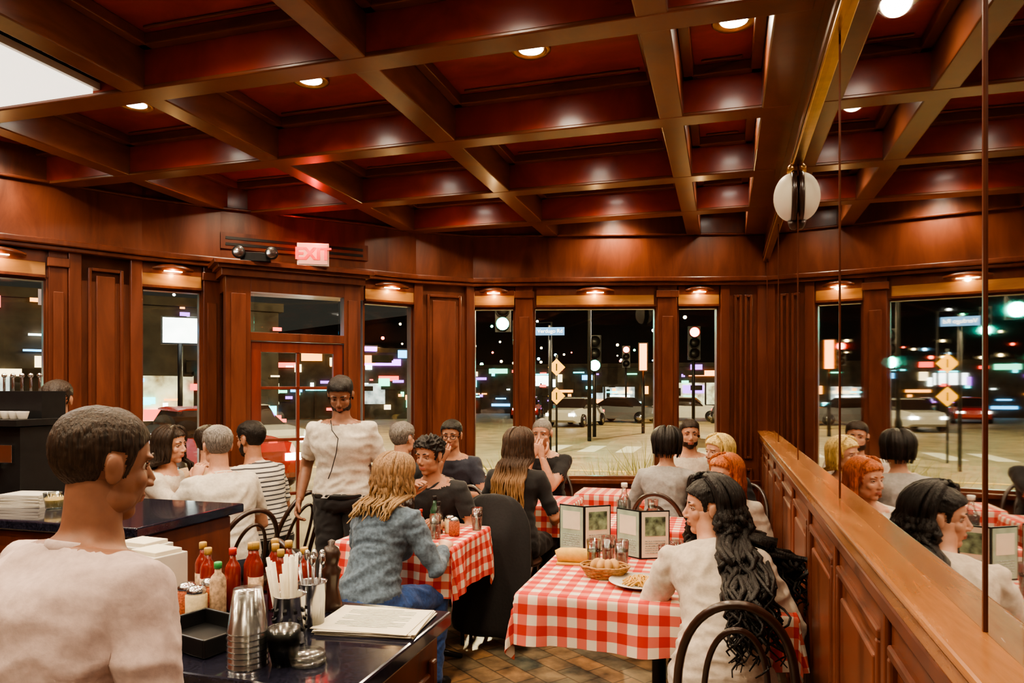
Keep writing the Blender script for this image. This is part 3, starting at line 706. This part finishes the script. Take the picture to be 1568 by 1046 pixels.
person('man_with_glasses',-2.04,5.36,183,lean=8,hr=(.02,.30,1.04),hl=(-.15,.36,.80),shirt=C_NAVY,sleeve=.6,pants=C_BLACK,skin=SK2,hair=HB,glasses=True,pitch=8,yaw=5,**kw)
chair(-2.04,5.41,183)
person('grey_haired_man',-2.23,4.62,-10,shirt=C_BLACK,sleeve=1.9,pants=C_BLACK,skin=SK1,hair=HG,pitch=0,yaw=-6,fat=1.05,scale=1.0,**kw)
chair(-2.23,4.57,-10)
person('young_man',-1.70,4.27,176,lean=16,curve=14,hr=(.06,.36,.96),hl=(-.16,.36,.80),shirt=C_BLACK,sleeve=.6,pants=C_BLACK,skin=SK2,hair=HB,style='curly',thick=.020,pitch=8,yaw=-10,scale=.97,**kw)
chair(-1.70,4.36,176)
person('woman_in_denim_jacket',-1.62,3.08,-12,'f',lean=15,curve=14,pitch=8,yaw=-8,hl=(-.14,.42,.82),hr=(.20,.40,.82),shirt=C_DENIM,sleeve=1.9,pants=C_JEAN,skin=SK1,hair=HM,locks=dict(n=200,len=.20,wave=.014,vol=.26,az=118,freq=40),fat=.97,vox=.011,fold=.008,scale=.92,**kw)
chair(-1.72,2.98,-30)
def lav(mb,sp,M,Hc):
    c,a=sp(.9);mb.tube([c+V((.05,.09,.06)),c+V((.03,.135,0)),c+V((-.01,.145,-.05)),c+V((.0,.150,-.14)),c+V((.03,.150,-.25)),c+V((.05,.15,-.3))],.003,BLACK,6)
    c,a=sp(.05);pts=[c+V((.200*math.cos(q),.152*math.sin(q),0)) for q in[2*math.pi*k/28 for k in range(28)]];mb.tube(pts,.018,BLACK,8,True,flat=.35)
person('waiter',-2.23,3.93,196,pose='stand',scale=.945,lean=4,curve=8,pitch=28,yaw=4,hl=(-.24,.16,.96),hr=(.28,.04,.94),shirt=C_WHITE,sleeve=.72,pants=C_BLACK,skin=SK3,hair=HB,style='fade',beard=HB,thick=.014,fat=1.14,hem=.06,extra=lav,vox=.011,fold=.007,**kw)
person('man_in_white_shirt',-2.78,3.55,62,lean=8,curve=8,yaw=-5,hl=(-.2,.38,.82),shirt=C_WHITE,sleeve=.7,pants=C_NAVY,skin=SK1,hair=HG,pitch=4,fat=1.1,scale=1.02,**kw)
chair(-2.73,3.53,62)
person('man_in_striped_shirt',-2.93,4.16,80,lean=10,curve=10,yaw=5,shirt=C_STR,sleeve=.8,pants=C_BLACK,skin=SK2,hair=HB,beard=HB,pitch=6,scale=1.03,**kw)
chair(-2.87,4.15,80)
person('dark_haired_woman',-3.47,3.70,-70,'f',lean=8,yaw=-12,pitch=4,hr=(.05,.30,1.0),shirt=C_WHITE,sleeve=.6,pants=C_BLACK,skin=SK1,hair=HD,locks=dict(n=130,len=.2,wave=.006,vol=.15),scale=1.0,collar=False,**kw)
chair(-3.52,3.68,-70)
person('woman_with_updo',-3.32,4.02,30,'f',lean=8,yaw=-8,pitch=4,shirt=C_TAN,sleeve=.15,neck=.93,pants=C_BLACK,skin=SK1,hair=HD,thick=.024,scale=.98,collar=False,**kw)
person('server_woman',-3.6,3.22,200,'f',pose='stand',scale=.93,lean=6,pitch=14,yaw=10,shirt=C_BLACK,sleeve=.7,pants=C_BLACK,skin=SK2,hair=HD,thick=.016,**kw)
person('busboy',-1.09,.90,-10,pose='walk',scale=.882,lean=10,curve=8,pitch=10,yaw=-14,hl=(-.2,.32,1.05),hr=(.22,.30,1.05),shirt=C_PINK,sleeve=.8,pants=C_BLACK,skin=SK3,hair=HD,style='fade',thick=.008,fat=1.12,vox=.008,fold=.007,hv=.004,**kw)
ct=MB();rs=[]
for j in range(15):
    t=j/14;z=.93-.87*t;w=.10+.11*min(1,t*5)**.5+.05*t;rs.append([V((w*math.cos(q)*(1+.09*math.sin(5*q+j*.4)),-.26-.03*t+((.02+.045*min(1,t*4))*(1+.5*t)+.028*t*math.sin(5*q+j*.3))*math.sin(q),z+.012*math.sin(3*q)*(t>.9))) for q in[2*math.pi*k/36 for k in range(36)]])
ct.rings(rs,C_BLACK);ct.finish('black_coat',(-1.34,4.46,0),rad(-3),sub=1)
# ---------------------------------------------------------------- table items
PASTA=mat('pasta',(.62,.34,.08),.5,0,.4,60,.4);TZ=.757
pt=MB();pt.lathe([(.001,.003),(.07,.003),(.085,.008),(.125,.02),(.127,.023),(.085,.014),(.07,.009),(.001,.009)],(0,0,0),CERAM,36)
for i in range(70):
    a=R.uniform(0,6.28);r_=R.uniform(0,.055);cx,cy=r_*math.cos(a),r_*math.sin(a);a2=R.uniform(0,3.1);l_=.03
    pt.tube([(cx-l_*math.cos(a2),cy-l_*math.sin(a2),.012),(cx,cy,.022+.018*(1-r_/.06)+R.uniform(0,.008)),(cx+l_*math.cos(a2),cy+l_*math.sin(a2),.012)],.0035,PASTA,5)
pt.finish('pasta_plate',(-.33,2.97,TZ))
bt=MB();WICK=mat('wicker',(.40,.21,.08),.7,0,.4,80,.5);BREAD=mat('bread',(.52,.29,.11),.8,0,.25,30,.3)
for k in range(7): bt.tube([((.075+.005*k)*math.cos(t),(.055+.004*k)*math.sin(t),.005+.0075*k+.002*math.sin(8*t+k*3.14)) for t in[2*math.pi*q/32 for q in range(32)]],.005,WICK,6,True)
bt.lathe([(.001,.002),(.06,.002),(.06,.006),(.001,.006)],(0,0,0),WICK,24)
for k in range(4): bt.ell((-.04+.027*k,.0,.045),(.022,.045,.03),BREAD,Matrix.Rotation(.3*k-.4,4,'Z'))
bt.finish('bread_basket',(-.49,3.07,TZ))
yl=MB();YEL=mat('yellow_napkin',(.66,.40,.10),.8,0,.15,30,.2)
yl.tube([(-.09,0,.03),(-.07,.004,.035),(0,0,.037),(.07,-.004,.035),(.09,0,.03)],[.026,.033,.035,.033,.026],YEL,16,flat=1.0)
yl.box((0,0,.004),(.17,.10,.006),YEL);yl.finish('rolled_napkin',(-.66,3.28,TZ),.1)
PH=mat('menu_photo',(.20,.30,.20),.4,0,.8,25);MT=mat('menu_text_block',(.35,.42,.40),.5,0,.6,140);MGR=mat('menu_pale_green',(.36,.47,.38),.5,0,.15,20)
def menu(x,y,dz):
    b=MB()
    for sx in(-1,1):
        M=Matrix.Rotation(rad(sx*28),4,'Z')
        b.box((sx*.072,0,.115),(.144,.004,.23),BLACK,0,M)
        b.box((sx*.072,-.003,.115),(.132,.002,.216),PAPER if sx>0 else MGR,0,M)
        b.box((sx*.072,-.0045,.155),(.10,.002,.09),PH if sx>0 else PAPER,0,M)
        for q in range(6): b.box((sx*.072,-.0045,.03+.011*q),(.1,.002,.004),MT,0,M)
        b.box((sx*.072,.003,.115),(.132,.002,.216),PH,0,M)
    b.finish('menu',(x,y,TZ),rad(dz))
menu(-.66,3.50,8);menu(-.38,3.44,-4)
def tumbler(x,y,z=TZ,r=.034,h=.13,liq=None,name='water_glass'):
    b=MB();b.lathe([(r*.72,0),(r*.78,.004),(r,h),(r*.95,h),(r*.72,.008),(.001,.008)],(0,0,0),TGLASS,20)
    if liq: b.lathe([(.001,.009),(r*.7,.009),(r*.88,h*.7),(.001,h*.7)],(0,0,0),liq,20)
    b.finish(name,(x,y,z))
WATER=glassmat('water',(.8,.87,.85),.10,.02);COLA=mat('iced_tea',(.16,.03,.01),.1,0,.1);CLEARP=glassmat('clear_plastic',(.86,.86,.84),.10,.2)
for p in((-.56,3.20),(-.51,3.30),(-.44,3.23),(-.24,3.17),(-.20,3.28),(.18,3.05)): tumbler(*p,liq=WATER)
for p in((-1.50,3.62),(-1.36,3.9),(-.42,4.5),(-.6,4.42),(-1.3,5.15),(-1.5,5.05),(-.3,5.5),(-2.1,5.0),(-3.1,3.7)): tumbler(*p,liq=WATER)
tumbler(-1.72,3.66,liq=COLA,name='iced_tea_glass',r=.04,h=.15)
def bottle(name,x,y,z,r,h,body,cap,label=None,neck=.35):
    b=MB();b.lathe([(r*.9,0),(r,.006),(r,h*(1-neck)),(r*.8,h*(1-neck)+.012),(r*.42,h*(1-neck*.55)),(r*.38,h*.93)],(0,0,0),body,18)
    b.lathe([(r*.5,h*.90),(r*.5,h),(r*.42,h*1.01)],(0,0,0),cap,14)
    if label: b.lathe([(r*1.02,h*.15),(r*1.02,h*(.85-neck))],(0,0,0),label,18)
    b.finish(name,(x,y,z))
SAUCE=mat('hot_sauce',(.20,.018,.010),.15,0,.2,coat=.5);YCAP=mat('yellow_cap',(.48,.30,.08),.4);LABEL=mat('label_cream',(.48,.33,.22),.6,0,.5,90);GREENB=mat('green_glass',(.02,.06,.03),.1,0,.1,coat=.5);DKG=mat('dark_glass',(.02,.012,.01),.08,0,.1,coat=.6);REDCAP=mat('red_cap',(.5,.03,.02),.4);GCAP=mat('green_cap',(.05,.35,.1),.4)
bottle('wine_bottle',-1.73,3.78,TZ,.036,.29,DKG,BLACK,LABEL,.45);bottle('olive_oil_bottle',-1.58,3.80,TZ,.026,.2,GREENB,BLACK,LABEL,.4);bottle('vinegar_bottle',-1.53,3.74,TZ,.024,.18,DKG,BLACK,LABEL,.4);bottle('pepper_sauce_bottle',-1.62,3.70,TZ,.018,.14,SAUCE,REDCAP,LABEL,.4)
bottle('carafe',-.58,4.38,TZ,.04,.24,TGLASS,CERAM,None,.45);bottle('oil_bottle',-3.08,3.86,TZ,.03,.24,GREENB,BLACK,LABEL,.4);bottle('water_carafe',-3.16,3.72,TZ,.035,.22,TGLASS,CERAM,None,.4)
def shaker(x,y,z,fill,name='cheese_shaker',r=.03,h=.10):
    b=MB();b.lathe([(r*.9,0),(r,.01),(r,h*.75),(r*.85,h*.8),(.001,h*.8)],(0,0,0),fill,18);b.lathe([(r*.9,h*.78),(r*.92,h*.9),(r*.6,h),(.001,h*1.02)],(0,0,0),CHROME,18);b.finish(name,(x,y,z))
CHILI=mat('chili_flakes',(.4,.10,.04),.7,0,.6,200);PARM=mat('parmesan',(.7,.58,.36),.8,0,.15,100)
shaker(-1.48,3.78,TZ,PARM);shaker(-1.43,3.72,TZ,CHILI,'chili_shaker')
def plate(x,y,z=TZ,name='plate',r=.11):
    lathe_obj(name,[(.001,.003),(r*.6,.003),(r*.7,.008),(r,.018),(r*1.01,.021),(r*.7,.013),(.001,.008)],(x,y,z),CERAM,32)
plate(-1.60,3.52);plate(-1.42,5.22);plate(-.45,4.33);plate(-1.78,3.9);plate(-.33,5.6);plate(-2.2,5.05,r=.09);plate(-3.12,3.6,r=.09)
# ---------------------------------------------------------------- service station foreground
SZ=.98
st=MB();st.box((-1.17,1.48,SZ-.02),(.98,.54,.04),GRANITE);st.box((-1.17,1.49,SZ/2-.02),(.92,.48,SZ-.04),MAHP);st.box((-.705,1.49,.5),(.014,.36,.7),MAH)
for yy in(1.31,1.67): st.box((-.70,yy,.5),(.016,.03,.76),MAH)
st.finish('service_station',(0,0,0),0,.006)
bl=[(-1.345,1.62,SAUCE,YCAP,LABEL,.020,.165),(-1.30,1.585,SAUCE,YCAP,LABEL,.02,.16),(-1.235,1.60,SAUCE,REDCAP,None,.02,.16),(-1.20,1.63,SAUCE,YCAP,None,.02,.17),(-1.165,1.60,SAUCE,YCAP,LABEL,.019,.18),(-1.13,1.635,SAUCE,YCAP,None,.02,.17),(-1.09,1.60,SAUCE,YCAP,LABEL,.019,.165),(-1.12,1.68,SAUCE,YCAP,None,.02,.17),(-1.17,1.69,SAUCE,YCAP,None,.02,.17),(-1.06,1.66,SAUCE,YCAP,None,.02,.16),(-1.225,1.53,LABEL,GCAP,None,.02,.14)]
for i in bl: bottle('hot_sauce_bottle',i[0],i[1],SZ,i[5],i[6],i[2],i[3],i[4],.33)
shaker(-1.31,1.52,SZ,CHILI,'chili_shaker',.026,.085);shaker(-1.265,1.50,SZ,PARM,'cheese_shaker',.026,.085);shaker(-1.27,1.56,SZ,CHILI,'chili_shaker',.026,.09)
sw=MB();sw.lathe([(.030,0),(.034,.004),(.036,.11),(.038,.113),(.034,.11),(.030,.006),(.001,.006)],(0,0,0),CHROME,24)
for k in range(10):
    for j in range(3):
        a=2*math.pi*(k+.5*j)/10;sw.box((.0355*math.cos(a),.0355*math.sin(a),.035+.022*j),(.007,.007,.007),BLACK,a)
for k in range(20):
    a=R.uniform(0,6.28);r0=R.uniform(0,.02);sw.tube([(r0*math.cos(a),r0*math.sin(a),.01),((r0*2.2)*math.cos(a)-.01,(r0*2.2)*math.sin(a),R.uniform(.16,.205))],.0042,PAPER,8)
sw.finish('straw_holder',(-.945,1.42,SZ))
ut=MB();ut.lathe([(.028,0),(.034,.11),(.036,.113),(.032,.11),(.026,.006),(.001,.006)],(0,0,0),CHROME,24)
for k in range(9):
    a=R.uniform(0,6.28);ut.tube([(.01*math.cos(a),.01*math.sin(a),.01),(.03*math.cos(a),.03*math.sin(a),R.uniform(.14,.18))],[.002,.003],CHROME,6)
    ut.ell((.032*math.cos(a),.032*math.sin(a),.17),(.008,.008,.014),CHROME)
ut.finish('utensil_holder',(-.955,1.53,SZ))
lathe_obj('pepper_mill',[(.028,0),(.030,.01),(.024,.03),(.018,.06),(.022,.09),(.026,.105),(.016,.115),(.02,.13),(.024,.145),(.018,.165),(.008,.17),(.010,.18),(.001,.185)],(-.985,1.67,SZ),DARKW,20)
cp=MB()
for k in range(9):
    z=.0105*k;cp.lathe([(.030,z+.0),(.041,z+.085),(.0425,z+.087),(.040,z+.084),(.029,z+.003),(.001,z+.003)],(0,0,0),CLEARP,24)
cpm=cp.mesh('plastic_cup_stack')
cp2=MB()
for k in range(7):
    z=.012*k;cp2.lathe([(.001,.088+z),(.029,.088+z),(.041,.003+z),(.043,.0+z),(.040,.002+z),(.028,.084+z),(.001,.084+z)],(0,0,0),CLEARP,24)
cp2.finish('plastic_cup_stack',(-.955,1.285,SZ));ob=inst(cpm,'plastic_cup_stack',(-.885,1.31,SZ));ob.scale=(.8,.8,.45)
lid=MB();lid.lathe([(.035,0),(.038,.006),(.034,.010),(.001,.012)],(0,0,0),CLEARP,24);lm=lid.mesh('plastic_lid')
inst(lm,'plastic_lid',(-.84,1.33,SZ));inst(lm,'plastic_lid',(-.845,1.335,SZ+.012))
tr=MB();tr.box((0,0,.004),(.2,.15,.006),BLACK)
for (cx,cy,sx,sy) in((0,.075,.2,.008),(0,-.075,.2,.008),(.1,0,.008,.155),(-.1,0,.008,.155)): tr.box((cx,cy,.022),(sx,sy,.04),BLACK)
tr.finish('black_tray',(-1.14,1.38,SZ),-.25,.003)
pp=MB()
for k in range(8): pp.box((R.uniform(-.006,.006),R.uniform(-.006,.006),.001+.0016*k),(.24,.19,.0012),PAPER,R.uniform(-.08,.08))
for q in range(13): pp.box((0,.07-.011*q,.0138),(.17 if q%4 else .1,.0022,.0003),MT)
pp.finish('menu_sheets',(-.82,1.60,SZ),.12)
wb=MB();wb.box((0,0,.07),(.12,.1,.14),WHITE);wb.box((0,0,.145),(.1,.08,.012),PAPER);wb.box((0,-.051,.07),(.07,.004,.08),CHROME);wbm=wb.mesh('napkin_dispenser')
for p,rz in(((-1.46,1.58,SZ),-.2),((-1.58,1.66,SZ),-.1)):
    ob=inst(wbm,'napkin_dispenser',p,rz);bb=ob.modifiers.new('b','BEVEL');bb.width=.006;bb.segments=2
# left bar counter
bc=MB();CZ=1.05
bc.box((-3.15,2.45,CZ-.02),(2.16,.62,.04),GRANITE);bc.box((-3.15,2.45,.50),(2.08,.54,1.0),MAHP)
for k in range(4): frame(bc,V((-2.2-.5*k,2.18)),V((-2.62-.5*k,2.18)),.15,.9,.03,.015,0,MAH)
bc.finish('bar_counter',bevel=.006)
es=MB();es.box((0,0,.17),(.42,.26,.34),BLACK);es.box((0,-.02,.36),(.46,.30,.03),BLACK);es.box((0,.06,.44),(.42,.14,.13),BLACK)
for k in range(9): es.lathe([(.018,0),(.028,.035),(.026,.035),(.001,.004)],(-.17+.043*k,-.08,.376+.0),CERAM,12)
for k in range(7): es.tube([(-.16+.05*k,.05,.5),(-.16+.05*k,.05,.57)],.006,CHROME,6);es.ell((-.16+.05*k,.05,.58),(.012,.012,.012),CHROME)
es.box((0,-.135,.22),(.36,.02,.08),CHROME);es.lathe([(.03,0),(.035,.02),(.02,.03)],(-.08,-.15,.15),CHROME,14);es.lathe([(.03,0),(.035,.02),(.02,.03)],(.08,-.15,.15),CHROME,14)
es.finish('espresso_machine',(-3.28,2.60,CZ),.1,.006)
nb2=MB()
for k in range(9): nb2.box((0,0,.002+.006*k),(.2,.14,.005),WHITE,R.uniform(-.06,.06))
nb2.finish('napkin_stack',(-2.95,2.45,CZ),.2)
tumbler(-2.75,2.40,CZ,.045,.07,mat('candle_wax',(.7,.45,.15),.4,emit=.3),'candle_glass')
# ---------------------------------------------------------------- exterior
ASPH=mat('asphalt',(.27,.215,.125),.55,0,.35,1.2,.1)
g=MB();g.prism([(-80,-20),(60,-20),(60,120),(-80,120)],-.22,-.16,ASPH);g.finish('street_ground')
PAINTY=mat('road_paint_yellow',(.85,.60,.16),.6);PAINTW=mat('road_paint_white',(.7,.68,.6),.6)
rp=MB()
for (x0,y0,x1,y1,cv) in((-9,12,5,13,5),(-9,12.35,5,13.35,5),(-7,16.2,6,14.5,-3)):
    pts=[]
    for k in range(24):
        t=k/23;pts.append((x0+(x1-x0)*t,y0+(y1-y0)*t+cv*(t-.5)**2*2))
    for a,b_ in zip(pts,pts[1:]): rp.box(((a[0]+b_[0])/2,(a[1]+b_[1])/2,-.157),(math.hypot(b_[0]-a[0],b_[1]-a[1])+.02,.17,.004),PAINTY,math.atan2(b_[1]-a[1],b_[0]-a[0]))
for k in range(9): rp.box((-6+1.1*k,21.5,-.157),(.5,2.4,.004),PAINTW)
rp.finish('road_markings')
sw_=MB();strip(sw_,W[:9],-.16,-.03,-.12,1.3,mat('concrete',(.22,.18,.12),.8,0,.2,8));sw_.finish('sidewalk')
GR=mat('ornamental_grass',(.36,.33,.10),.6,0,.4,30)
def tuft(x,y,n,h):
    b=MB()
    for i in range(n):
        a=R.uniform(0,6.28);l_=h*R.uniform(.6,1);sp_=R.uniform(.05,.40);bx,by=R.uniform(-.1,.1),R.uniform(-.08,.08)
        b.tube([(bx,by,0),(bx+math.cos(a)*sp_*.3,by+math.sin(a)*sp_*.3,l_*.6),(bx+math.cos(a)*sp_,by+math.sin(a)*sp_,l_*(.98-.3*sp_))],[.006,.005,.001],GR,4)
    b.finish('ornamental_grass',(x,y,-.04))
for x,y,n,h in((-.75,6.98,150,1.22),(-1.05,6.9,130,1.05),(-.3,7.08,110,1.1),(-1.45,6.8,90,.95),(-1.95,6.68,120,1.1),(-2.45,6.45,80,1.0),(-.02,7.15,80,.98)): tuft(x,y,n,h)
for x,y in((-.6,7.6),(-2.2,7.1)):  # added lamp bodies and point lights, put in to brighten the ornamental grass
    b=MB();b.lathe([(.001,.02),(.06,.02),(.07,0),(.05,-.01),(.001,-.01)],(0,0,0),BRASS,16);b.tube([(0,0,.02),(0,0,.12),(0,-.55,.14)],.012,BLACK,6);b.finish('added_grass_lamp',(x,y-.2,2.62))
    l=bpy.data.lights.new('added_grass_light','POINT');l.energy=22;l.color=(1,.85,.55);l.shadow_soft_size=.02;o=bpy.data.objects.new('added_grass_light',l);bpy.context.collection.objects.link(o);o.location=(x,y-.2,2.56)
TEAL=emis('signal_green',(.04,1,.72),90);REDL=emis('signal_red',(1,.04,.02),35)
def traffic(x,y,z,lit,arm=0,s=1.0):
    b=MB();b.box((0,0,0),(.36*s,.22,1.0*s),BLACK)
    for k,m_ in((.32*s,REDL if lit=='r' else BLACK),(0,BLACK),(-.32*s,TEAL if lit=='g' else BLACK)):
        b.lathe([(.14*s,0),(.14*s,.02),(.001,.03)],(0,0,0),m_,16,Matrix.Translation((0,-.12,k))@Matrix.Rotation(rad(90),4,'X'))
        b.lathe([(.16*s,0),(.16*s,.14),(.15*s,.14),(.15*s,0)],(0,0,0),BLACK,16,Matrix.Translation((0,-.11,k))@Matrix.Rotation(rad(90),4,'X'),closed=True)
    b.tube([(0,.1,.5),(arm,.2,.6),(arm,.2,-z-.16)] if arm else [(0,.12,.5),(0,.16,-z-.16)],.07,BLACK,8)
    b.finish('traffic_light',(x,y,z),.2)
traffic(-7.4,24,4.4,'g',3,1.5);traffic(-4.7,27,3.0,'g',0,1.4);traffic(-1.2,31,3.6,'r',0,1.4);traffic(-11.5,40,5,'g',2,1.4);traffic(-6.5,50,4,'r',0,1.5)
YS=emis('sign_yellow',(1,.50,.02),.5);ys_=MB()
for z in(2.4,1.6):
    M=Matrix.Translation((0,0,z))@Matrix.Rotation(rad(45),4,'Y');ys_.box((0,0,0),(.34,.02,.34),YS,0,M);ys_.box((0,-.012,0),(.03,.004,.2),BLACK,0,Matrix.Translation((0,0,z)))
ys_.tube([(0,.03,0),(0,.03,2.75)],.03,BLACK,8);ys_.finish('warning_sign',(-4.46,19.5,-.16),.2)
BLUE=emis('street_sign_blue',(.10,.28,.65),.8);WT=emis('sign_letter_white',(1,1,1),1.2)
s1=MB();s1.box((0,0,0),(.72,.03,.2),BLUE);s1.text('Verdugo Rd',.13,WT,Matrix.Translation((0,-.018,0))@Matrix.Rotation(rad(90),4,'X'));s1.tube([(0,.05,.15),(0,.05,-3.25)],.04,BLACK,8);s1.finish('street_name_sign',(-4.17,17.5,3.07),.2)
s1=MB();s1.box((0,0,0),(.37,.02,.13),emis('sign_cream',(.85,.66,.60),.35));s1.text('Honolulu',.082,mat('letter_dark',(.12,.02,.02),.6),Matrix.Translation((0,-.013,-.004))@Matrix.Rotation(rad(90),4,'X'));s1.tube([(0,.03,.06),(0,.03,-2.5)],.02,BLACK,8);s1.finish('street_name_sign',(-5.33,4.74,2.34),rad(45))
NEON=[emis('neon_%d'%i,c,s) for i,(c,s) in enumerate([((1,.75,.42),3),((.9,1,.95),5),((.1,.5,1),4),((1,.06,.04),4),((1,.35,.06),4),((.5,.15,1),3),((.2,1,.6),3),((.1,.9,1),4)])]
def bld(name,x,y,w,d,h,rz,wall,shops,nn=30,k_=1.0):
    b=MB();b.box((0,0,h/2),(w,d,h),wall);b.box((0,0,h+.15),(w+.3,d+.3,.3),wall)
    for (sx,sz,sw2,sh,m_) in shops: b.box((sx,-d/2-.05,sz),(sw2,.12,sh),m_);
    for k in range(int(w/2.5)): b.box((-w/2+1.2+2.5*k,-d/2-.08,1.2),(.12,.14,2.4),wall)
    for k in range(nn): b.box((R.uniform(-w/2,w/2),-d/2-R.uniform(.1,.25),R.uniform(.5,h)),(R.choice([.15,.3,.5,.9])*k_,.06,R.choice([.06,.12,.22,.35])*k_),R.choice(NEON) if R.random()<.75 else wall)
    b.finish(name,(x,y,-.16),rz)
WALL=mat('stucco',(.045,.037,.028),.8,0,.4,2);WARM=emis('shop_warm',(1,.70,.36),1.2,.8,1.6);COOL=emis('shop_cool',(.5,.8,1),1.0,.8,1.9);WHT=emis('billboard_white',(.85,1,.95),5,.3,2);PUR=emis('neon_purple',(.55,.12,1),6);ORN=emis('neon_orange',(1,.22,.03),8);CY=emis('neon_cyan',(.1,.55,1),2,.8,3);NRED=emis('neon_red',(1,.05,.03),5);GRN=emis('neon_green',(.2,1,.3),3)
bld('shop_building',-3,58,34,6,3.6,0,WALL,[(2,1.6,5,1.6,WARM),(-5,1.4,3,1.4,COOL),(2,3.1,3,.4,ORN),(9,1.6,4,1.5,WARM),(-11,2.6,2,.8,WHT)],120,1.7)
bld('shop_building',-27,42,20,6,4.2,.45,WALL,[(-3,1.6,4,1.3,WARM),(4,1.6,3,1.3,COOL),(-2,3.4,4,.3,NRED),(5,3.6,3,.4,PUR)],100,1.4)
bld('shop_building',-22,19,14,5,4.6,.85,WALL,[(-3,1.5,4,1.5,COOL),(3.5,1.5,3,1.5,WARM),(-3,3.6,1.6,.8,WHT),(5.6,2.9,1.2,.5,CY)],100)
bld('shop_building',-20,7,12,5,4,1.35,WALL,[(-2,1.5,4,1.5,CY),(3,1.5,3,1.4,WARM)],90)
bld('shop_building',20,45,14,6,4,-.5,WALL,[(-2,1.6,4,1.4,WARM),(4,3,3,.4,GRN)],60,1.4)
for x,y,z,w,h_,m_ in((-14.8,16.9,3.3,.9,.7,WHT),(-11.4,14.6,3.0,.35,1.3,WHT),(-3.2,30,3.0,.30,1.1,ORN),(-11,20,2.9,1.4,.14,PUR)):
    b=MB();b.box((0,0,0),(w,.15,h_),m_);b.box((0,.1,0),(w+.1,.1,h_+.1),BLACK);b.tube([(0,.1,-h_/2),(0,.1,-z-.16)],.07,BLACK,8);b.finish('illuminated_sign',(x,y,z),.75 if x<-10 else .1)
def slamp(x,y,col=(1,.74,.42),en=260):
    b=MB();b.tube([(0,0,-.16),(0,0,6),(.3,-.1,6.6),(1.3,-.4,6.7)],[.08,.06,.05,.04],BLACK,8);b.box((1.4,-.45,6.66),(.6,.25,.1),BLACK,-.3);b.box((1.4,-.45,6.6),(.5,.2,.03),LAMP,-.3);b.finish('street_lamp',(x,y,0))
    l=bpy.data.lights.new('street_light','POINT');l.energy=en;l.color=col;l.shadow_soft_size=.08;o=bpy.data.objects.new('street_light',l);bpy.context.collection.objects.link(o);o.location=(x+1.4,y-.45,6.4)
slamp(-6.3,17,en=3500);slamp(2,12,en=3500);slamp(-11,8.5,en=2000);slamp(-14,26,en=3500);slamp(-3,36,en=4000)
HLM=emis('headlight',(1,.95,.85),22)
def car_mesh(paint):
    b=MB();DG=DKG
    def sec(yy,w,z0,z1): 
        return [V((sx*w*(.9 if z>z0+.01 and z>(z0+z1)/2 else 1),yy,z)) for sx,z in((-1,z0),(-1,(z0+z1)/2),(-.85,z1),(.85,z1),(1,(z0+z1)/2),(1,z0))]
    b.rings([sec(-2.2,.7,.35,.72),sec(-2.05,.85,.25,.85),sec(-1.2,.9,.22,.92),sec(1.0,.9,.22,.95),sec(1.9,.85,.25,.95),sec(2.15,.75,.32,.85)],paint,smooth=False)
    b.rings([sec(-.9,.74,.9,.93),sec(-.35,.72,.9,1.38),sec(.8,.70,.9,1.42),sec(1.65,.7,.9,.96)],DG,smooth=False)
    b.rings([sec(-.3,.62,1.36,1.41),sec(.85,.6,1.38,1.44)],paint,smooth=False)
    for sx in(-1,1):
        for yy in(-1.35,1.35):
            M=Matrix.Translation((sx*.86,yy,.32))@Matrix.Rotation(rad(90),4,'Y');b.lathe([(.001,-.1),(.3,-.1),(.32,-.05),(.32,.05),(.3,.1),(.001,.1)],(0,0,0),BLACK,20,M);b.lathe([(.001,-.115),(.18,-.11),(.18,.11),(.001,.115)],(0,0,0),CHROME,14,M)
        b.box((sx*.6,-2.16,.62),(.28,.1,.12),HLM)
        b.box((sx*.6,2.1,.72),(.3,.12,.12),NRED)
    return b.mesh('car')
CR=car_mesh(mat('paint_red',(.40,.02,.015),.25,0,.05,coat=.6));CW=car_mesh(mat('paint_white',(.5,.5,.48),.25,0,.05,coat=.6));CS=car_mesh(mat('paint_silver',(.20,.21,.23),.25,.6,.05))
for x,y,dg_,m_ in((-9.2,11.2,60,CR),(-11.5,15.2,60,CW),(-5.4,41,70,CS),(-2.0,44,85,CW),(.6,40,15,CS),(-9,42,20,CS),(-14.5,11,40,CS),(-12.5,6.2,110,CW),(6,38,95,CS),(-12.5,46,10,CR),(-7.2,36,-10,CW),(2.2,50,0,CR)): inst(m_,'car',(x,y,-.16),rad(dg_))
cl=MB();cols=[emis('far_light_%d'%i,c,14) for i,c in enumerate([(1,.7,.35),(1,.95,.85),(1,.1,.05),(.3,.7,1),(.2,1,.5)])]
for i in range(260):
    a=R.uniform(-25,78);d=R.uniform(75,95);x=-math.sin(rad(a))*d;y=math.cos(rad(a))*d;r_=R.uniform(.08,.2);cl.ell((x,y,R.choice([R.uniform(2,6),R.uniform(2,12)])),(r_,r_,r_),R.choices(cols,[4,3,4,2,1])[0],None,8,6)
cl.finish('distant_city_lights')
hl=MB();hl.tube([(-90,80,0),(-50,95,3),(-15,108,6),(10,110,5),(50,100,3)],[6,9,11,9,6],mat('hill',(.02,.02,.02),.9),10);hl.finish('distant_hill')
w=bpy.data.worlds.new('night');bpy.context.scene.world=w;w.use_nodes=True;bg=w.node_tree.nodes['Background'];bg.inputs[0].default_value=(.05,.045,.036,1);bg.inputs[1].default_value=.65
vs=bpy.context.scene.view_settings
try: vs.view_transform='AgX';vs.look='AgX - Medium High Contrast'
except Exception as ex_: print(ex_)
vs.exposure=.5
